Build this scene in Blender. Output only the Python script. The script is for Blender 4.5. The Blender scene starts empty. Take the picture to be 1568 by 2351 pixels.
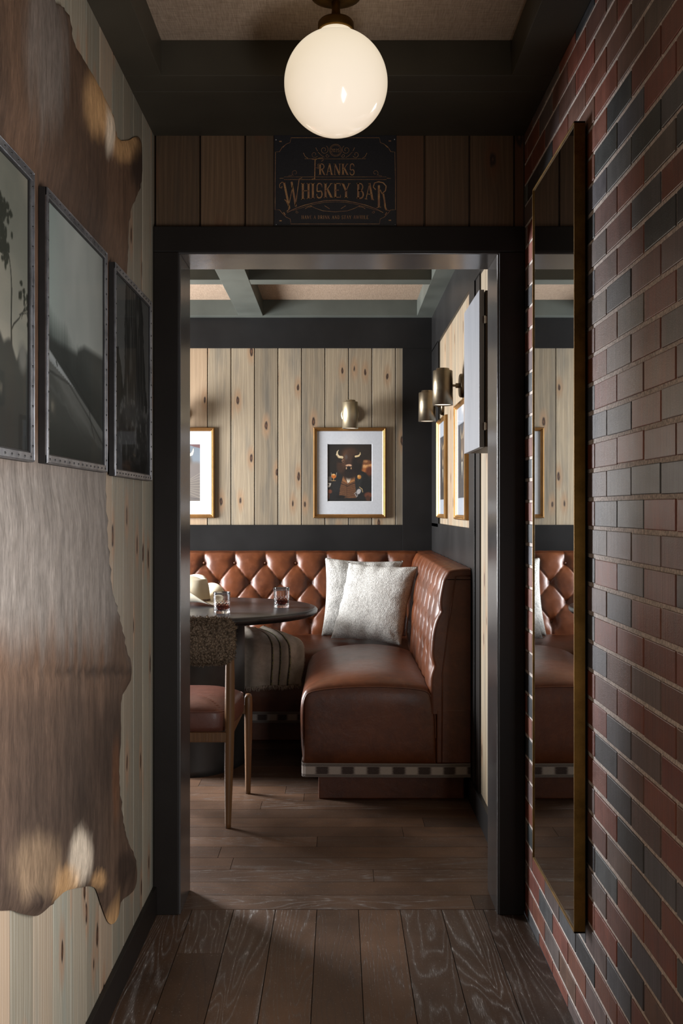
import bpy, bmesh, math, random
import numpy as np
from mathutils import Vector, Matrix, noise
from mathutils.geometry import delaunay_2d_cdt

random.seed(11)
SC = bpy.context.scene
COL = SC.collection
PI = math.pi
F = 2300.0          # focal length in pixels of the 1568x2351 frame
EYE = 1.31          # eye height

# ------------------------------------------------------------------ helpers
def lin(c):
    return tuple((v / 12.92) if v <= .04045 else ((v + .055) / 1.055) ** 2.4 for v in c)

def rgb(r, g, b):
    return lin((r / 255., g / 255., b / 255.))

def tag(o, label=None, cat=None, group=None, kind=None):
    if label: o['label'] = label
    if cat: o['category'] = cat
    if group: o['group'] = group
    if kind: o['kind'] = kind
    return o

def empty(name, loc, rot=(0, 0, 0)):
    o = bpy.data.objects.new(name, None)
    o.empty_display_size = .05
    COL.objects.link(o)
    o.location = loc
    o.rotation_euler = rot
    return o

def obj_from_mesh(name, me, m, parent=None, smooth=False):
    me.materials.clear()
    me.materials.append(m)
    if smooth:
        me.polygons.foreach_set('use_smooth', [True] * len(me.polygons))
    o = bpy.data.objects.new(name, me)
    COL.objects.link(o)
    if parent: o.parent = parent
    return o

class MB:
    """mesh collector, one mesh object in the end; optional per-vertex colour attribute 'Col'"""
    def __init__(s):
        s.v = []; s.f = []; s.c = []
    def add(s, vs, fs, col=None):
        n = len(s.v)
        s.v += [tuple(v) for v in vs]
        s.f += [tuple(i + n for i in f) for f in fs]
        s.c += [col or (1, 1, 1)] * len(vs)
    def box(s, a, b, col=None):
        x0, y0, z0 = (min(a[i], b[i]) for i in range(3)); x1, y1, z1 = (max(a[i], b[i]) for i in range(3))
        s.add([(x0, y0, z0), (x1, y0, z0), (x1, y1, z0), (x0, y1, z0), (x0, y0, z1), (x1, y0, z1), (x1, y1, z1), (x0, y1, z1)],
              [(0, 3, 2, 1), (4, 5, 6, 7), (0, 1, 5, 4), (1, 2, 6, 5), (2, 3, 7, 6), (3, 0, 4, 7)], col)
    def grid(s, P, nu, nv, closeu=False, closev=False, col=None, flip=False):
        vs = [P(i, j) for j in range(nv) for i in range(nu)]
        fs = []
        for j in range(nv if closev else nv - 1):
            for i in range(nu if closeu else nu - 1):
                a = j * nu + i; b = j * nu + (i + 1) % nu
                c = ((j + 1) % nv) * nu + (i + 1) % nu; d = ((j + 1) % nv) * nu + i
                fs.append((a, d, c, b) if flip else (a, b, c, d))
        s.add(vs, fs, col)
    def tube(s, pts, r, seg=8, cap=True, closed=False):
        pts = [Vector(p) for p in pts]; n = len(pts)
        rs = r if isinstance(r, (list, tuple)) else [r] * n
        up = Vector((0, 0, 1)); rings = []; prev = None
        for i, p in enumerate(pts):
            if closed: t = (pts[(i + 1) % n] - pts[i - 1])
            else: t = (pts[min(i + 1, n - 1)] - pts[max(i - 1, 0)])
            t.normalize()
            if prev is None:
                a = t.cross(up)
                if a.length < 1e-3: a = t.cross(Vector((1, 0, 0)))
            else:
                a = prev - t * prev.dot(t)
            a.normalize(); prev = a
            b = t.cross(a)
            rings.append([p + (a * math.cos(2 * PI * k / seg) + b * math.sin(2 * PI * k / seg)) * rs[i] for k in range(seg)])
        vs = [q for R in rings for q in R]; fs = []
        for j in range(n if closed else n - 1):
            for k in range(seg):
                j2 = (j + 1) % n
                fs.append((j * seg + k, j * seg + (k + 1) % seg, j2 * seg + (k + 1) % seg, j2 * seg + k))
        if cap and not closed:
            fs.append(tuple(range(seg))[::-1]); fs.append(tuple((n - 1) * seg + k for k in range(seg)))
        s.add(vs, fs)
    def lathe(s, prof, seg=48, M=None, sx=1, sy=1):
        M = M or Matrix()
        n = len(prof)
        vs = [M @ Vector((r * math.cos(2 * PI * k / seg) * sx, r * math.sin(2 * PI * k / seg) * sy, z)) for r, z in prof for k in range(seg)]
        fs = []
        for j in range(n - 1):
            for k in range(seg):
                fs.append((j * seg + k, j * seg + (k + 1) % seg, (j + 1) * seg + (k + 1) % seg, (j + 1) * seg + k))
        s.add(vs, fs)
    def build(s, name, m, parent=None, smooth=False, bevel=0, seg=2, merge=False, col=False, auto=None):
        me = bpy.data.meshes.new(name)
        me.from_pydata(s.v, [], s.f)
        if col:
            a = me.color_attributes.new('Col', 'FLOAT_COLOR', 'POINT')
            a.data.foreach_set('color', [x for c in s.c for x in (c[0], c[1], c[2], 1)])
        if merge or smooth:
            bm = bmesh.new(); bm.from_mesh(me)
            if merge: bmesh.ops.remove_doubles(bm, verts=bm.verts, dist=1e-5)
            bmesh.ops.recalc_face_normals(bm, faces=bm.faces)
            bm.to_mesh(me); bm.free()
        o = obj_from_mesh(name, me, m, parent, smooth)
        if bevel:
            b = o.modifiers.new('bevel', 'BEVEL'); b.width = bevel; b.segments = seg; b.limit_method = 'ANGLE'; b.angle_limit = math.radians(40)
            if seg > 1: b.harden_normals = False
        return o

def struct(name, mb, m, **k):
    o = mb.build(name, m, **k); o['kind'] = 'structure'; return o

def boxobj(name, a, b, m, parent=None, bevel=.002, **k):
    mb = MB(); mb.box(a, b); return mb.build(name, m, parent, bevel=bevel, **k)

def copy_thing(root, loc, rotz=None):
    r = root.copy(); COL.objects.link(r); r.location = loc
    if rotz is not None: r.rotation_euler = (0, 0, rotz)
    for ch in list(root.children):
        c = ch.copy(); COL.objects.link(c); c.parent = r
        for g in ch.children:
            d = g.copy(); COL.objects.link(d); d.parent = c
    return r

# ------------------------------------------------------------------ material kit
class NT:
    def __init__(s, name):
        s.m = bpy.data.materials.new(name); s.m.use_nodes = True
        s.t = s.m.node_tree; s.t.nodes.clear()
        s.out = s.t.nodes.new('ShaderNodeOutputMaterial')
    def n(s, typ, ins=None, **props):
        nd = s.t.nodes.new('ShaderNode' + typ)
        for k, v in props.items(): setattr(nd, k, v)
        for k, v in (ins or {}).items():
            sock = nd.inputs[k]
            if isinstance(v, bpy.types.NodeSocket): s.t.links.new(v, sock)
            elif isinstance(v, (tuple, list)) and len(v) == 3 and sock.type == 'RGBA': sock.default_value = (*v, 1)
            else: sock.default_value = v
        return nd
    def coord(s, kind='Object'): return s.n('TexCoord').outputs[kind]
    def mapp(s, vec, scale=(1, 1, 1), loc=(0, 0, 0), rot=(0, 0, 0)):
        return s.n('Mapping', {'Vector': vec, 'Scale': scale, 'Location': loc, 'Rotation': rot}).outputs[0]
    def noise(s, vec, scale=5, detail=4, rough=.5, dist=0):
        return s.n('TexNoise', {'Vector': vec, 'Scale': scale, 'Detail': detail, 'Roughness': rough, 'Distortion': dist}).outputs['Fac']
    def ramp(s, fac, stops, interp='LINEAR'):
        nd = s.n('ValToRGB', {'Fac': fac}); cr = nd.color_ramp; cr.interpolation = interp
        while len(cr.elements) < len(stops): cr.elements.new(.5)
        for e, (p, c) in zip(cr.elements, stops):
            e.position = p
            e.color = (*c, 1) if isinstance(c, (tuple, list)) else (c, c, c, 1)
        return nd.outputs[0]
    def mix(s, f, a, b, mode='MIX'):
        nd = s.n('Mix', data_type='RGBA', blend_type=mode)
        for i, v in ((0, f), (6, a), (7, b)):
            sock = nd.inputs[i]
            if isinstance(v, bpy.types.NodeSocket): s.t.links.new(v, sock)
            elif i: sock.default_value = (*v, 1)
            else: sock.default_value = v
        return nd.outputs[2]
    def math(s, op, a, b=0.0, c=0.0):
        return s.n('Math', {0: a, 1: b, 2: c}, operation=op).outputs[0]
    def attr(s, name='Col'): return s.n('Attribute', attribute_name=name).outputs
    def bump(s, h, strength=.3, dist=.01, normal=None):
        ins = {'Height': h, 'Strength': strength, 'Distance': dist}
        if normal is not None: ins['Normal'] = normal
        return s.n('Bump', ins).outputs[0]
    def pbr(s, color, rough=.5, metal=0, normal=None, **kw):
        ins = {'Base Color': color, 'Roughness': rough, 'Metallic': metal}
        if normal is not None: ins['Normal'] = normal
        ins.update({k.replace('_', ' '): v for k, v in kw.items()})
        p = s.n('BsdfPrincipled', ins)
        s.t.links.new(p.outputs[0], s.out.inputs[0])
        return s.m
    def surf(s, sock):
        s.t.links.new(sock, s.out.inputs[0]); return s.m

def simple(name, col, rough=.5, metal=0, nscale=40, namp=.12, bump=.1, **kw):
    t = NT(name); co = t.coord()
    f = t.noise(co, nscale, 4)
    dark = tuple(c * (1 - namp * 2) for c in col); lite = tuple(min(1, c * (1 + namp * 2)) for c in col)
    c = t.ramp(f, [(.3, dark), (.7, lite)])
    r = t.math('MULTIPLY_ADD', t.noise(co, nscale * .3, 3), .15, rough - .07)
    return t.pbr(c, r, metal, t.bump(f, bump, .002), **kw)

def wood_planks(name, pal, axis='Z', knots=True, rough=.55, grain=1.0, across=None, lite=1.0, vary=.5, knot_s=1.0):
    """weathered plank wood; colour attribute Col holds per-plank random numbers"""
    t = NT(name); co = t.coord(); at = t.attr()
    sep = t.n('SeparateXYZ', {0: co})
    x, y, z = sep.outputs
    r = t.n('SeparateXYZ', {0: at['Vector']})
    r1, r2, r3 = r.outputs
    if axis == 'Z': w = t.math('ADD', x, y); l = z
    elif axis == 'Y': w = x; l = y
    else: w = y; l = x
    lo = t.math('MULTIPLY_ADD', r1, 37.0, l); wo = t.math('MULTIPLY_ADD', r2, 17.0, w)
    kv = t.n('CombineXYZ', {0: t.math('MULTIPLY', wo, 7.5), 1: t.math('MULTIPLY', lo, 2.6), 2: 0.0}).outputs[0]
    vn = t.n('TexVoronoi', {'Vector': kv, 'Scale': 1.0, 'Randomness': 1.0}, voronoi_dimensions='2D').outputs
    cr_, cg_, cb_ = t.n('SeparateXYZ', {0: vn['Color']}).outputs
    # only some cells carry a knot, and each knot has a size of its own
    wob = t.math('MULTIPLY', t.math('SUBTRACT', t.noise(t.mapp(kv, (9, 9, 9)), 1.0, 2), .5), .07)
    vor = t.math('ADD', t.math('ADD', vn['Distance'], wob), t.math('ADD', t.math('MULTIPLY', cg_, .045), t.math('MULTIPLY', t.math('GREATER_THAN', cr_, .78), .5)))
    halo = t.math('POWER', 2.718, t.math('MULTIPLY', vor, -7.0))
    gv = t.n('CombineXYZ', {0: t.math('MULTIPLY_ADD', halo, .35 if knots else .05, t.math('MULTIPLY', wo, 9.0)), 1: t.math('MULTIPLY', lo, .55), 2: r3}).outputs[0]
    g1 = t.n('TexWave', {'Vector': gv, 'Scale': 1.1, 'Distortion': 7.0, 'Detail': 3.0, 'Detail Scale': 1.2, 'Detail Roughness': .6}, wave_type='BANDS', bands_direction='X').outputs['Fac']
    fv = t.n('CombineXYZ', {0: t.math('MULTIPLY', wo, 260.0), 1: t.math('MULTIPLY', lo, 5.0), 2: r3}).outputs[0]
    g2 = t.noise(fv, 1.0, 4, .6)
    bv = t.n('CombineXYZ', {0: t.math('MULTIPLY', wo, 14.0), 1: t.math('MULTIPLY', lo, 1.6), 2: r3}).outputs[0]
    st = t.noise(bv, 1.0, 4, .6)
    c = t.ramp(g1, [(0, pal[0]), (.55, pal[1]), (1, pal[0])])
    c = t.mix(t.math('MULTIPLY', t.ramp(g2, [(.35, 0), (.7, 1)]), .45 * grain), c, pal[2])
    c = t.mix(t.math('MULTIPLY', t.ramp(st, [(.48, 0), (.72, 1)]), .75), c, pal[3])
    tone = t.ramp(r3, [(0, tuple([1 - vary * .7] * 3)), (1, tuple([1 + vary * .3] * 3))])
    c = t.mix(1.0, c, tone, 'MULTIPLY')
    c = t.mix(t.math('MULTIPLY', t.ramp(r2, [(.55, 0), (1, 1)]), .5), c, pal[4])
    if knots:
        k = t.ramp(vor, [(.068 * knot_s, 1), (.098 * knot_s, 0)])
        ring = t.ramp(vor, [(.07, .2), (.115, .75), (.27, 0)])
        c = t.mix(ring, c, pal[4]); c = t.mix(k, c, t.ramp(vor, [(.02, (.12, .055, .028)), (.055, (.03, .014, .008))]))
    hb = t.math('MULTIPLY_ADD', g2, .5, t.math('MULTIPLY', g1, .25))
    rr = t.math('MULTIPLY_ADD', g2, .2, rough - .1)
    return t.pbr(c, rr, 0, t.bump(hb, .35, .0025))

def leather(name, col, dark, rough=.33):
    t = NT(name); co = t.coord()
    n1 = t.noise(co, 5, 5, .6); n2 = t.noise(co, 32, 4, .6)
    c = t.ramp(n1, [(.3, dark), (.7, col)])
    c = t.mix(t.math('MULTIPLY', t.ramp(n2, [(.5, 0), (.8, 1)]), .35), c, tuple(min(1, v * 1.5) for v in col))
    v = t.n('TexVoronoi', {'Vector': co, 'Scale': 420.0}, feature='DISTANCE_TO_EDGE').outputs['Distance']
    h = t.math('MULTIPLY_ADD', n2, .8, t.ramp(v, [(0, 0), (.15, .25)]))
    w = t.noise(t.mapp(co, (9, 9, 9)), 1.5, 5, .55, 1.2)
    nb = t.bump(t.math('MULTIPLY_ADD', w, 2.2, h), .22, .004)
    r = t.math('MULTIPLY_ADD', n2, .18, rough - .08)
    return t.pbr(c, r, 0, nb, Coat_Weight=.12, Coat_Roughness=.25, Specular_IOR_Level=.42)

def metal(name, col, rough=.35, scale=(1, 1, 60), amp=.2):
    t = NT(name); co = t.coord()
    f = t.noise(t.mapp(co, scale), 6, 4); g = t.noise(co, 14, 5, .65)
    c = t.ramp(g, [(.3, tuple(v * (1 - amp) for v in col)), (.7, tuple(min(1, v * (1 + amp)) for v in col))])
    return t.pbr(c, t.math('MULTIPLY_ADD', f, .18, rough - .09), 1.0, t.bump(f, .05, .001))

def emis(name, col, strength, base=(.8, .8, .8)):
    t = NT(name); co = t.coord('Normal')
    z = t.n('SeparateXYZ', {0: co}).outputs[2]
    c = t.mix(t.ramp(t.math('MULTIPLY_ADD', z, .5, .5), [(.1, 0), (.95, 1)]), tuple(v * w for v, w in zip(col, (.86, .80, .74))), tuple(min(1.1, v * 1.12) for v in col))
    p = t.n('BsdfPrincipled', {'Base Color': base, 'Roughness': .12, 'Emission Color': c, 'Emission Strength': strength, 'Coat Weight': .3})
    return t.surf(p.outputs[0])

def thin_glass(name, gz=.30):
    t = NT(name)
    g = t.n('NewGeometry').outputs
    dt = t.math('ABSOLUTE', t.n('VectorMath', {0: g['Normal'], 1: g['Incoming']}, operation='DOT_PRODUCT').outputs['Value'])
    fr = t.math('MULTIPLY_ADD', t.math('POWER', t.math('SUBTRACT', 1.0, dt), 5.0), gz, .008)
    wob = t.noise(t.coord(), 2, 2)
    gl = t.n('BsdfGlossy', {'Color': (1, 1, 1), 'Roughness': .02, 'Normal': t.bump(wob, .03, .01)}).outputs[0]
    tr = t.n('BsdfTransparent', {'Color': (.97, .98, .98)}).outputs[0]
    return t.surf(t.n('MixShader', {0: fr, 1: tr, 2: gl}).outputs[0])

def real_glass(name):
    t = NT(name)
    n = t.noise(t.coord(), 60, 2)
    return t.surf(t.n('BsdfGlass', {'Color': (.98, .99, 1), 'IOR': 1.48, 'Roughness': 0.0, 'Normal': t.bump(n, .02, .001)}).outputs[0])

def vcol(name, rough=.5, mul=1.0, bump=0, **kw):
    t = NT(name); c = t.attr()['Color']
    n = t.noise(t.coord(), 300, 2)
    c2 = t.mix(1.0, c, t.ramp(n, [(0, (.94 * mul,) * 3), (1, (1.04 * mul,) * 3)]), 'MULTIPLY')
    return t.pbr(c2, rough, 0, t.bump(n, bump, .0005) if bump else None, **kw)

M = {}
PINE = [(.31, .245, .165), (.37, .30, .205), (.185, .145, .095), (.135, .125, .105), (.29, .175, .095)]
M['pine'] = wood_planks('pale_knotty_pine', PINE, rough=.5)
M['pine_left'] = wood_planks('grey_washed_pine', [(.34, .29, .21), (.45, .40, .31), (.20, .165, .12), (.24, .26, .22), (.34, .20, .12)], rough=.42)
M['pine_head'] = wood_planks('brown_stained_pine', [(.115, .064, .032), (.15, .086, .044), (.055, .029, .014), (.07, .045, .026), (.12, .045, .018)], rough=.55, knot_s=1.15)
def trim_paint(name, col, rough, spec=.22):
    t = NT(name); co = t.coord()
    f = t.noise(co, 220, 3); g = t.noise(co, 3, 4)
    c = t.ramp(g, [(.3, tuple(v * .8 for v in col)), (.7, tuple(v * 1.25 for v in col))])
    return t.pbr(c, t.math('MULTIPLY_ADD', g, .12, rough - .06), 0, t.bump(t.math('MULTIPLY_ADD', t.noise(co, 25, 3), 2.0, f), .12, .001), Specular_IOR_Level=spec)
M['trim'] = trim_paint('charcoal_brown_paint', (.0125, .0098, .0082), .45)
M['jamb'] = trim_paint('charcoal_semigloss_paint', (.050, .047, .046), .22, .55)
M['trim_room'] = trim_paint('slate_charcoal_paint', (.0155, .0148, .0145), .36, .16)
M['beam'] = trim_paint('olive_charcoal_paint', (.044, .037, .026), .5)
M['beam_room'] = trim_paint('sage_charcoal_paint', (.085, .092, .080), .38)

def linen():
    t = NT('woven_linen_wallcovering'); co = t.coord()
    a = t.noise(t.mapp(co, (400, 30, 1)), 1, 3); b = t.noise(t.mapp(co, (30, 400, 1)), 1, 3)
    h = t.math('ADD', a, b)
    c = t.ramp(t.math('MULTIPLY', h, .5), [(.3, (.185, .125, .080)), (.7, (.40, .295, .21))])
    return t.pbr(c, .8, 0, t.bump(h, .5, .002))
M['linen'] = linen()

def brick_mat():
    t = NT('glazed_brick'); co = t.coord(); c = t.attr()['Color']
    st = t.noise(t.mapp(co, (1, 110, 5)), 1, 4, .6); bl = t.noise(co, 16, 5, .6); pit = t.noise(co, 320, 3, .7)
    c = t.mix(1.0, c, t.ramp(st, [(.25, (.72,) * 3), (.75, (1.25,) * 3)]), 'MULTIPLY')
    c = t.mix(1.0, c, t.ramp(bl, [(.3, (.8, .8, .82)), (.7, (1.2, 1.17, 1.15))]), 'MULTIPLY')
    c = t.mix(t.ramp(pit, [(.66, 0), (.74, .5)]), c, (.25, .2, .18))
    h = t.math('MULTIPLY_ADD', st, .6, t.math('MULTIPLY_ADD', bl, .6, t.math('MULTIPLY', pit, .5)))
    return t.pbr(c, t.math('MULTIPLY_ADD', bl, .25, .30), 0, t.bump(h, .45, .003), Coat_Weight=.30, Coat_Roughness=.24)
M['brick'] = brick_mat()
M['mortar'] = simple('sandy_grey_mortar', (.60, .53, .49), .85, nscale=180, namp=.2, bump=.5)

def floor_mat(name, axis):
    t = NT(name); co = t.coord(); at = t.attr()
    x, y, z = t.n('SeparateXYZ', {0: co}).outputs
    r1, r2, r3 = t.n('SeparateXYZ', {0: at['Vector']}).outputs
    w, l = (x, y) if axis == 'Y' else (y, x)
    wo = t.math('MULTIPLY_ADD', r1, 13.0, w); lo = t.math('MULTIPLY_ADD', r2, 29.0, l)
    gv = t.n('CombineXYZ', {0: t.math('MULTIPLY', wo, 8.0), 1: t.math('MULTIPLY', lo, .9), 2: t.math('MULTIPLY', r3, 9.0)}).outputs[0]
    nz = t.noise(gv, 1.0, 2, .4, .6)
    rings = t.math('FRACT', t.math('MULTIPLY', nz, 17.0))
    ring = t.ramp(rings, [(0, 1), (.16, .15), (.5, 0), (.86, .2), (1, 1)])
    por = t.noise(t.n('CombineXYZ', {0: t.math('MULTIPLY', wo, 420.0), 1: t.math('MULTIPLY', lo, 26.0), 2: 0.0}).outputs[0], 1.0, 3, .65)
    pore = t.ramp(por, [(.56, 0), (.68, 1)])
    line = t.math('MULTIPLY', ring, t.math('MULTIPLY_ADD', pore, .85, .15))
    cl = t.noise(co, 2.6, 5, .65)
    base = t.ramp(cl, [(.3, (.046, .024, .013)), (.7, (.110, .060, .034))])
    tone = t.ramp(r3, [(0, (.62, .62, .66)), (1, (1.3, 1.24, 1.18))])
    base = t.mix(1.0, base, tone, 'MULTIPLY')
    base = t.mix(t.math('MULTIPLY', ring, .35), base, (.018, .011, .008))
    # lime wash in the open grain of some boards, short white flecks and scratches on all of them
    lime = t.math('MULTIPLY', line, t.ramp(r2, [(.3, .06), (.8, 1.0)]))
    base = t.mix(lime, base, (.60, .56, .52))
    fl = t.noise(co, 170, 3, .7, .5)
    base = t.mix(t.ramp(fl, [(.64, 0), (.70, .6)]), base, (.36, .32, .28))
    h = t.math('MULTIPLY_ADD', line, -.6, t.math('MULTIPLY', cl, .5))
    rough = t.math('MULTIPLY_ADD', cl, .22, .36)
    return t.pbr(base, rough, 0, t.bump(h, .5, .002), Specular_IOR_Level=.35)
M['floor_y'] = floor_mat('dark_limed_oak_lengthwise', 'Y')
M['floor_x'] = floor_mat('dark_limed_oak_crosswise', 'X')
M['leather'] = leather('cognac_leather', (.150, .043, .0135), (.066, .0175, .0056), .33)
M['leather_chair'] = leather('oxblood_brown_leather', (.15, .052, .032), (.085, .028, .018), .42)
M['brass'] = metal('satin_brass', (.40, .34, .23), .48, (60, 60, 1), .08)
M['bronze'] = metal('dark_bronze', (.20, .165, .115), .38, (1, 1, 60), .1)
M['brass_old'] = metal('aged_brass', (.150, .082, .021), .5, (1, 1, 1), .35)
M['gold'] = metal('antique_gold_frame', (.36, .20, .075), .42, (1, 1, 1), .15)
M['steel'] = metal('burnished_steel_strap', (.28, .28, .29), .42, (3, 3, 3), .5)
M['chrome'] = metal('polished_nickel', (.75, .75, .76), .12)
M['black_wood'] = simple('ebonised_wood_side', (.009, .007, .006), .55)
M['mat'] = simple('white_mat_board', (.56, .565, .59), .75, nscale=90, namp=.02, bump=.1)
M['mat_dimmed'] = simple('dimmed_white_mat_board', (.27, .285, .32), .75, nscale=90, namp=.02, bump=.1)  # white board with shade put into its colour, against the window glare
M['pane'] = thin_glass('thin_picture_glass')
M['glass'] = real_glass('cut_crystal')
M['art'] = vcol('printed_artwork', .55)
M['photo'] = vcol('printed_photograph', .6, Specular_IOR_Level=.02)
M['pane2'] = thin_glass('anti_reflective_glass', .06)

def mirror_mat():
    t = NT('antiqued_mirror'); f = t.noise(t.coord(), 5, 4)
    return t.pbr(t.ramp(f, [(.3, (.74, .79, .82)), (.7, (.82, .86, .88))]), .012, 1.0)
M['mirror'] = mirror_mat()

# ================================================================== SETTING
XR = .60; XL = -.60
Y_D0, Y_D1 = 3.23, 3.43
Y_BACK = 6.354
X_ROOM = -2.65

def planks(mb, axis, fixed, depth, a0, a1, z0, z1, pitch, phase, gap=.005):
    """vertical boards on a wall; axis 'x' wall runs along x at y=fixed, axis 'y' runs along y at x=fixed"""
    k = math.floor((a0 - phase) / pitch)
    while phase + k * pitch < a1:
        s = max(a0, phase + k * pitch + gap / 2); e = min(a1, phase + (k + 1) * pitch - gap / 2)
        k += 1
        if e - s < .004: continue
        c = (random.random(), random.random(), random.random())
        if axis == 'x': mb.box((s, fixed, z0), (e, fixed + depth, z1), c)
        else: mb.box((fixed, s, z0), (fixed + depth, e, z1), c)

# floors ---------------------------------------------------------------
mb = MB()
ph = -.2077; W = .1358
k = -3
while ph + k * W < XR + .0:
    x0 = max(XL, ph + k * W + .0012); x1 = min(XR, ph + (k + 1) * W - .0012); k += 1
    if x1 - x0 < .003: continue
    y = 3.272; first = True
    while y > -1.2:
        ln = random.uniform(.9, 1.9) if not (first and k == -1) else .32
        first = False
        mb.box((x0, max(-1.2, y - ln) + .0012, -.02), (x1, y, 0), (random.random(), random.random(), random.random()))
        y -= ln
mb.box((XL, -1.2, -.03), (XR, 3.275, -.012), (.5, 0, .0))
struct('floor', mb, M['floor_y'], col=True)
mb = MB()
y = 3.275; i = 0
while y < 6.45:
    x = X_ROOM - random.uniform(0, 1)
    while x < XR:
        ln = random.uniform(.8, 1.8)
        a = max(X_ROOM, x); b = min(XR, x + ln - .0018)
        if y < 3.44: a = max(a, -.56)
        if b - a > .02: mb.box((a, y + .0012, -.02), (b, y + .12, 0), (random.random(), random.random() * .6, random.random()))
        x += ln
    y += .1212; i += 1
mb.box((X_ROOM, 3.44, -.03), (XR, 6.45, -.012), (.5, 0, 0))
struct('floor.001', mb, M['floor_x'], col=True)

# corridor left wall ---------------------------------------------------
mb = MB(); planks(mb, 'y', XL - .02, .02, -1.2, 3.25, 0, 2.62, .137, 3.20, .006)
mb.box((XL - .05, -1.2, 0), (XL - .008, 3.25, 2.7), (.1, .1, 0))
struct('wall_left', mb, M['pine_left'], col=True, bevel=.0012, seg=1)
mb = MB(); mb.box((XL, -1.2, 0), (XL + .014, 3.235, .092))
struct('baseboard_left', mb, M['trim'], bevel=.002)

# corridor brick wall --------------------------------------------------
def brick_color():
    r = random.random(); j = random.uniform(.85, 1.15)
    if r < .36: c = (.215, .070, .045)
    elif r < .54: c = (.165, .080, .060)
    elif r < .74: c = (.150, .112, .104)
    elif r < .88: c = (.098, .100, .110)
    else: c = (.040, .042, .048)
    return tuple(v * j * random.uniform(.93, 1.07) for v in c)
mb = MB()
BH, BL = .0681, .19
k = -20
while 1.333 + BH * k < 2.60:
    z0 = max(.0, 1.333 + BH * k + .0048); z1 = min(2.62, 1.333 + BH * (k + 1) - .0048)
    if z1 > .01:
        off = 1.873 if k % 2 == 0 else 1.978
        y = off - BL * 17
        while y < 3.24:
            dz = random.uniform(-.0012, .0012); o = random.uniform(0, .0012)
            y1 = min(y + BL - .007, 3.245)
            if y1 - y > .01 and z1 > z0: mb.box((XR + o, max(-1.2, y), z0 + dz), (XR + .012, y1, z1 + dz), brick_color())
            y += BL
    k += 1
br = struct('wall_right', mb, M['brick'], col=True, bevel=.0018, seg=2)
mb = MB(); mb.box((XR + .0032, -1.2, 0), (XR + .06, 3.25, 2.7)); mo = mb.build('mortar_bed', M['mortar'], br)

# dividing wall with the doorway --------------------------------------
OX0, OX1, OZ = -.511, .511, 2.132
mb = MB(); planks(mb, 'x', 3.25, .02, XL, XR, 2.15, 2.53, .1457, -.451, .006)
mb.box((XL - .04, 3.262, OZ + .012), (XR + .04, Y_D1 - .002, 2.7), (.1, .1, 0))
mb.box((XL - .04, 3.262, 0), (OX0 - .012, Y_D1 - .002, OZ), (.1, .1, 0))
mb.box((OX1 + .012, 3.262, 0), (XR + .04, Y_D1 - .002, OZ), (.1, .1, 0))
struct('wall_front', mb, M['pine_head'], col=True, bevel=.0012, seg=1)
mb = MB()   # casing on the corridor side
mb.box((XL + .002, 3.228, 0), (OX0 - .006, 3.262, OZ + .006)); mb.box((OX1 + .006, 3.228, 0), (XR - .002, 3.262, OZ + .006))
mb.box((XL + .002, 3.228, OZ + .006), (XR - .002, 3.262, 2.221))
struct('trim_1', mb, M['trim'], bevel=.003)
mb = MB()   # jamb lining
mb.box((OX0 - .014, 3.234, 0), (OX0, Y_D1 + .012, OZ)); mb.box((OX1, 3.234, 0), (OX1 + .014, Y_D1 + .012, OZ))
mb.box((OX0 - .014, 3.234, OZ), (OX1 + .014, Y_D1 + .012, OZ + .014))
struct('trim_2', mb, M['jamb'], bevel=.002)

# ceilings -------------------------------------------------------------
mb = MB(); mb.box((XL - .05, -1.2, 2.62), (XR + .05, Y_D1 - .05, 2.66)); mb.box((X_ROOM - .05, Y_D1 - .05, 2.62), (XR + .05, 6.45, 2.66))
struct('ceiling', mb, M['linen'])
mb = MB()
mb.box((XL, 2.80, 2.52), (XR, 2.904, 2.62)); mb.box((XL, 2.907, 2.5195), (XR, 3.25, 2.62))
mb.box((XL, 1.15, 2.52), (-.496, 2.80, 2.62)); mb.box((.483, 1.15, 2.52), (XR, 2.80, 2.62)); mb.box((XL, .75, 2.52), (XR, 1.15, 2.62))
mb.box((XL, -1.2, 2.52), (-.496, .75, 2.62)); mb.box((.483, -1.2, 2.52), (XR, .75, 2.62))
struct('trim_3', mb, M['beam'], bevel=.0015)
mb = MB()
mb.box((X_ROOM, Y_D1, 2.52), (XR, 3.62, 2.62)); mb.box((X_ROOM, 5.30, 2.521), (XR, 5.41, 2.62)); mb.box((X_ROOM, 6.28, 2.52), (XR, 6.36, 2.62))
mb.box((X_ROOM, 4.34, 2.521), (XR, 4.45, 2.62))
mb.box((-.628, 3.6, 2.5195), (-.476, 6.3, 2.62)); mb.box((-1.75, 3.6, 2.5195), (-1.60, 6.3, 2.62))
mb.box((.49, 3.6, 2.5205), (XR, 6.3, 2.62)); mb.box((X_ROOM, 3.6, 2.5205), (X_ROOM + .12, 6.3, 2.62))
struct('trim_4', mb, M['beam_room'], bevel=.0015)

# room back wall --------------------------------------------------------
mb = MB(); planks(mb, 'x', Y_BACK, .02, X_ROOM, .42, 1.19, 2.34, .149, -.834 + .001, .006)
mb.box((X_ROOM, Y_BACK + .01, 0), (XR + .05, Y_BACK + .06, 2.66), (.1, .1, 0))
struct('wall_back', mb, M['pine'], col=True, bevel=.0012, seg=1)
mb = MB()
mb.box((X_ROOM, Y_BACK - .012, 2.327), (XR, Y_BACK + .02, 2.62)); mb.box((.403, Y_BACK - .0125, 0), (XR, Y_BACK + .02, 2.327))
mb.box((X_ROOM, Y_BACK - .012, 0), (.403, Y_BACK + .02, 1.208))
struct('trim_5', mb, M['trim_room'], bevel=.0015)
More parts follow.
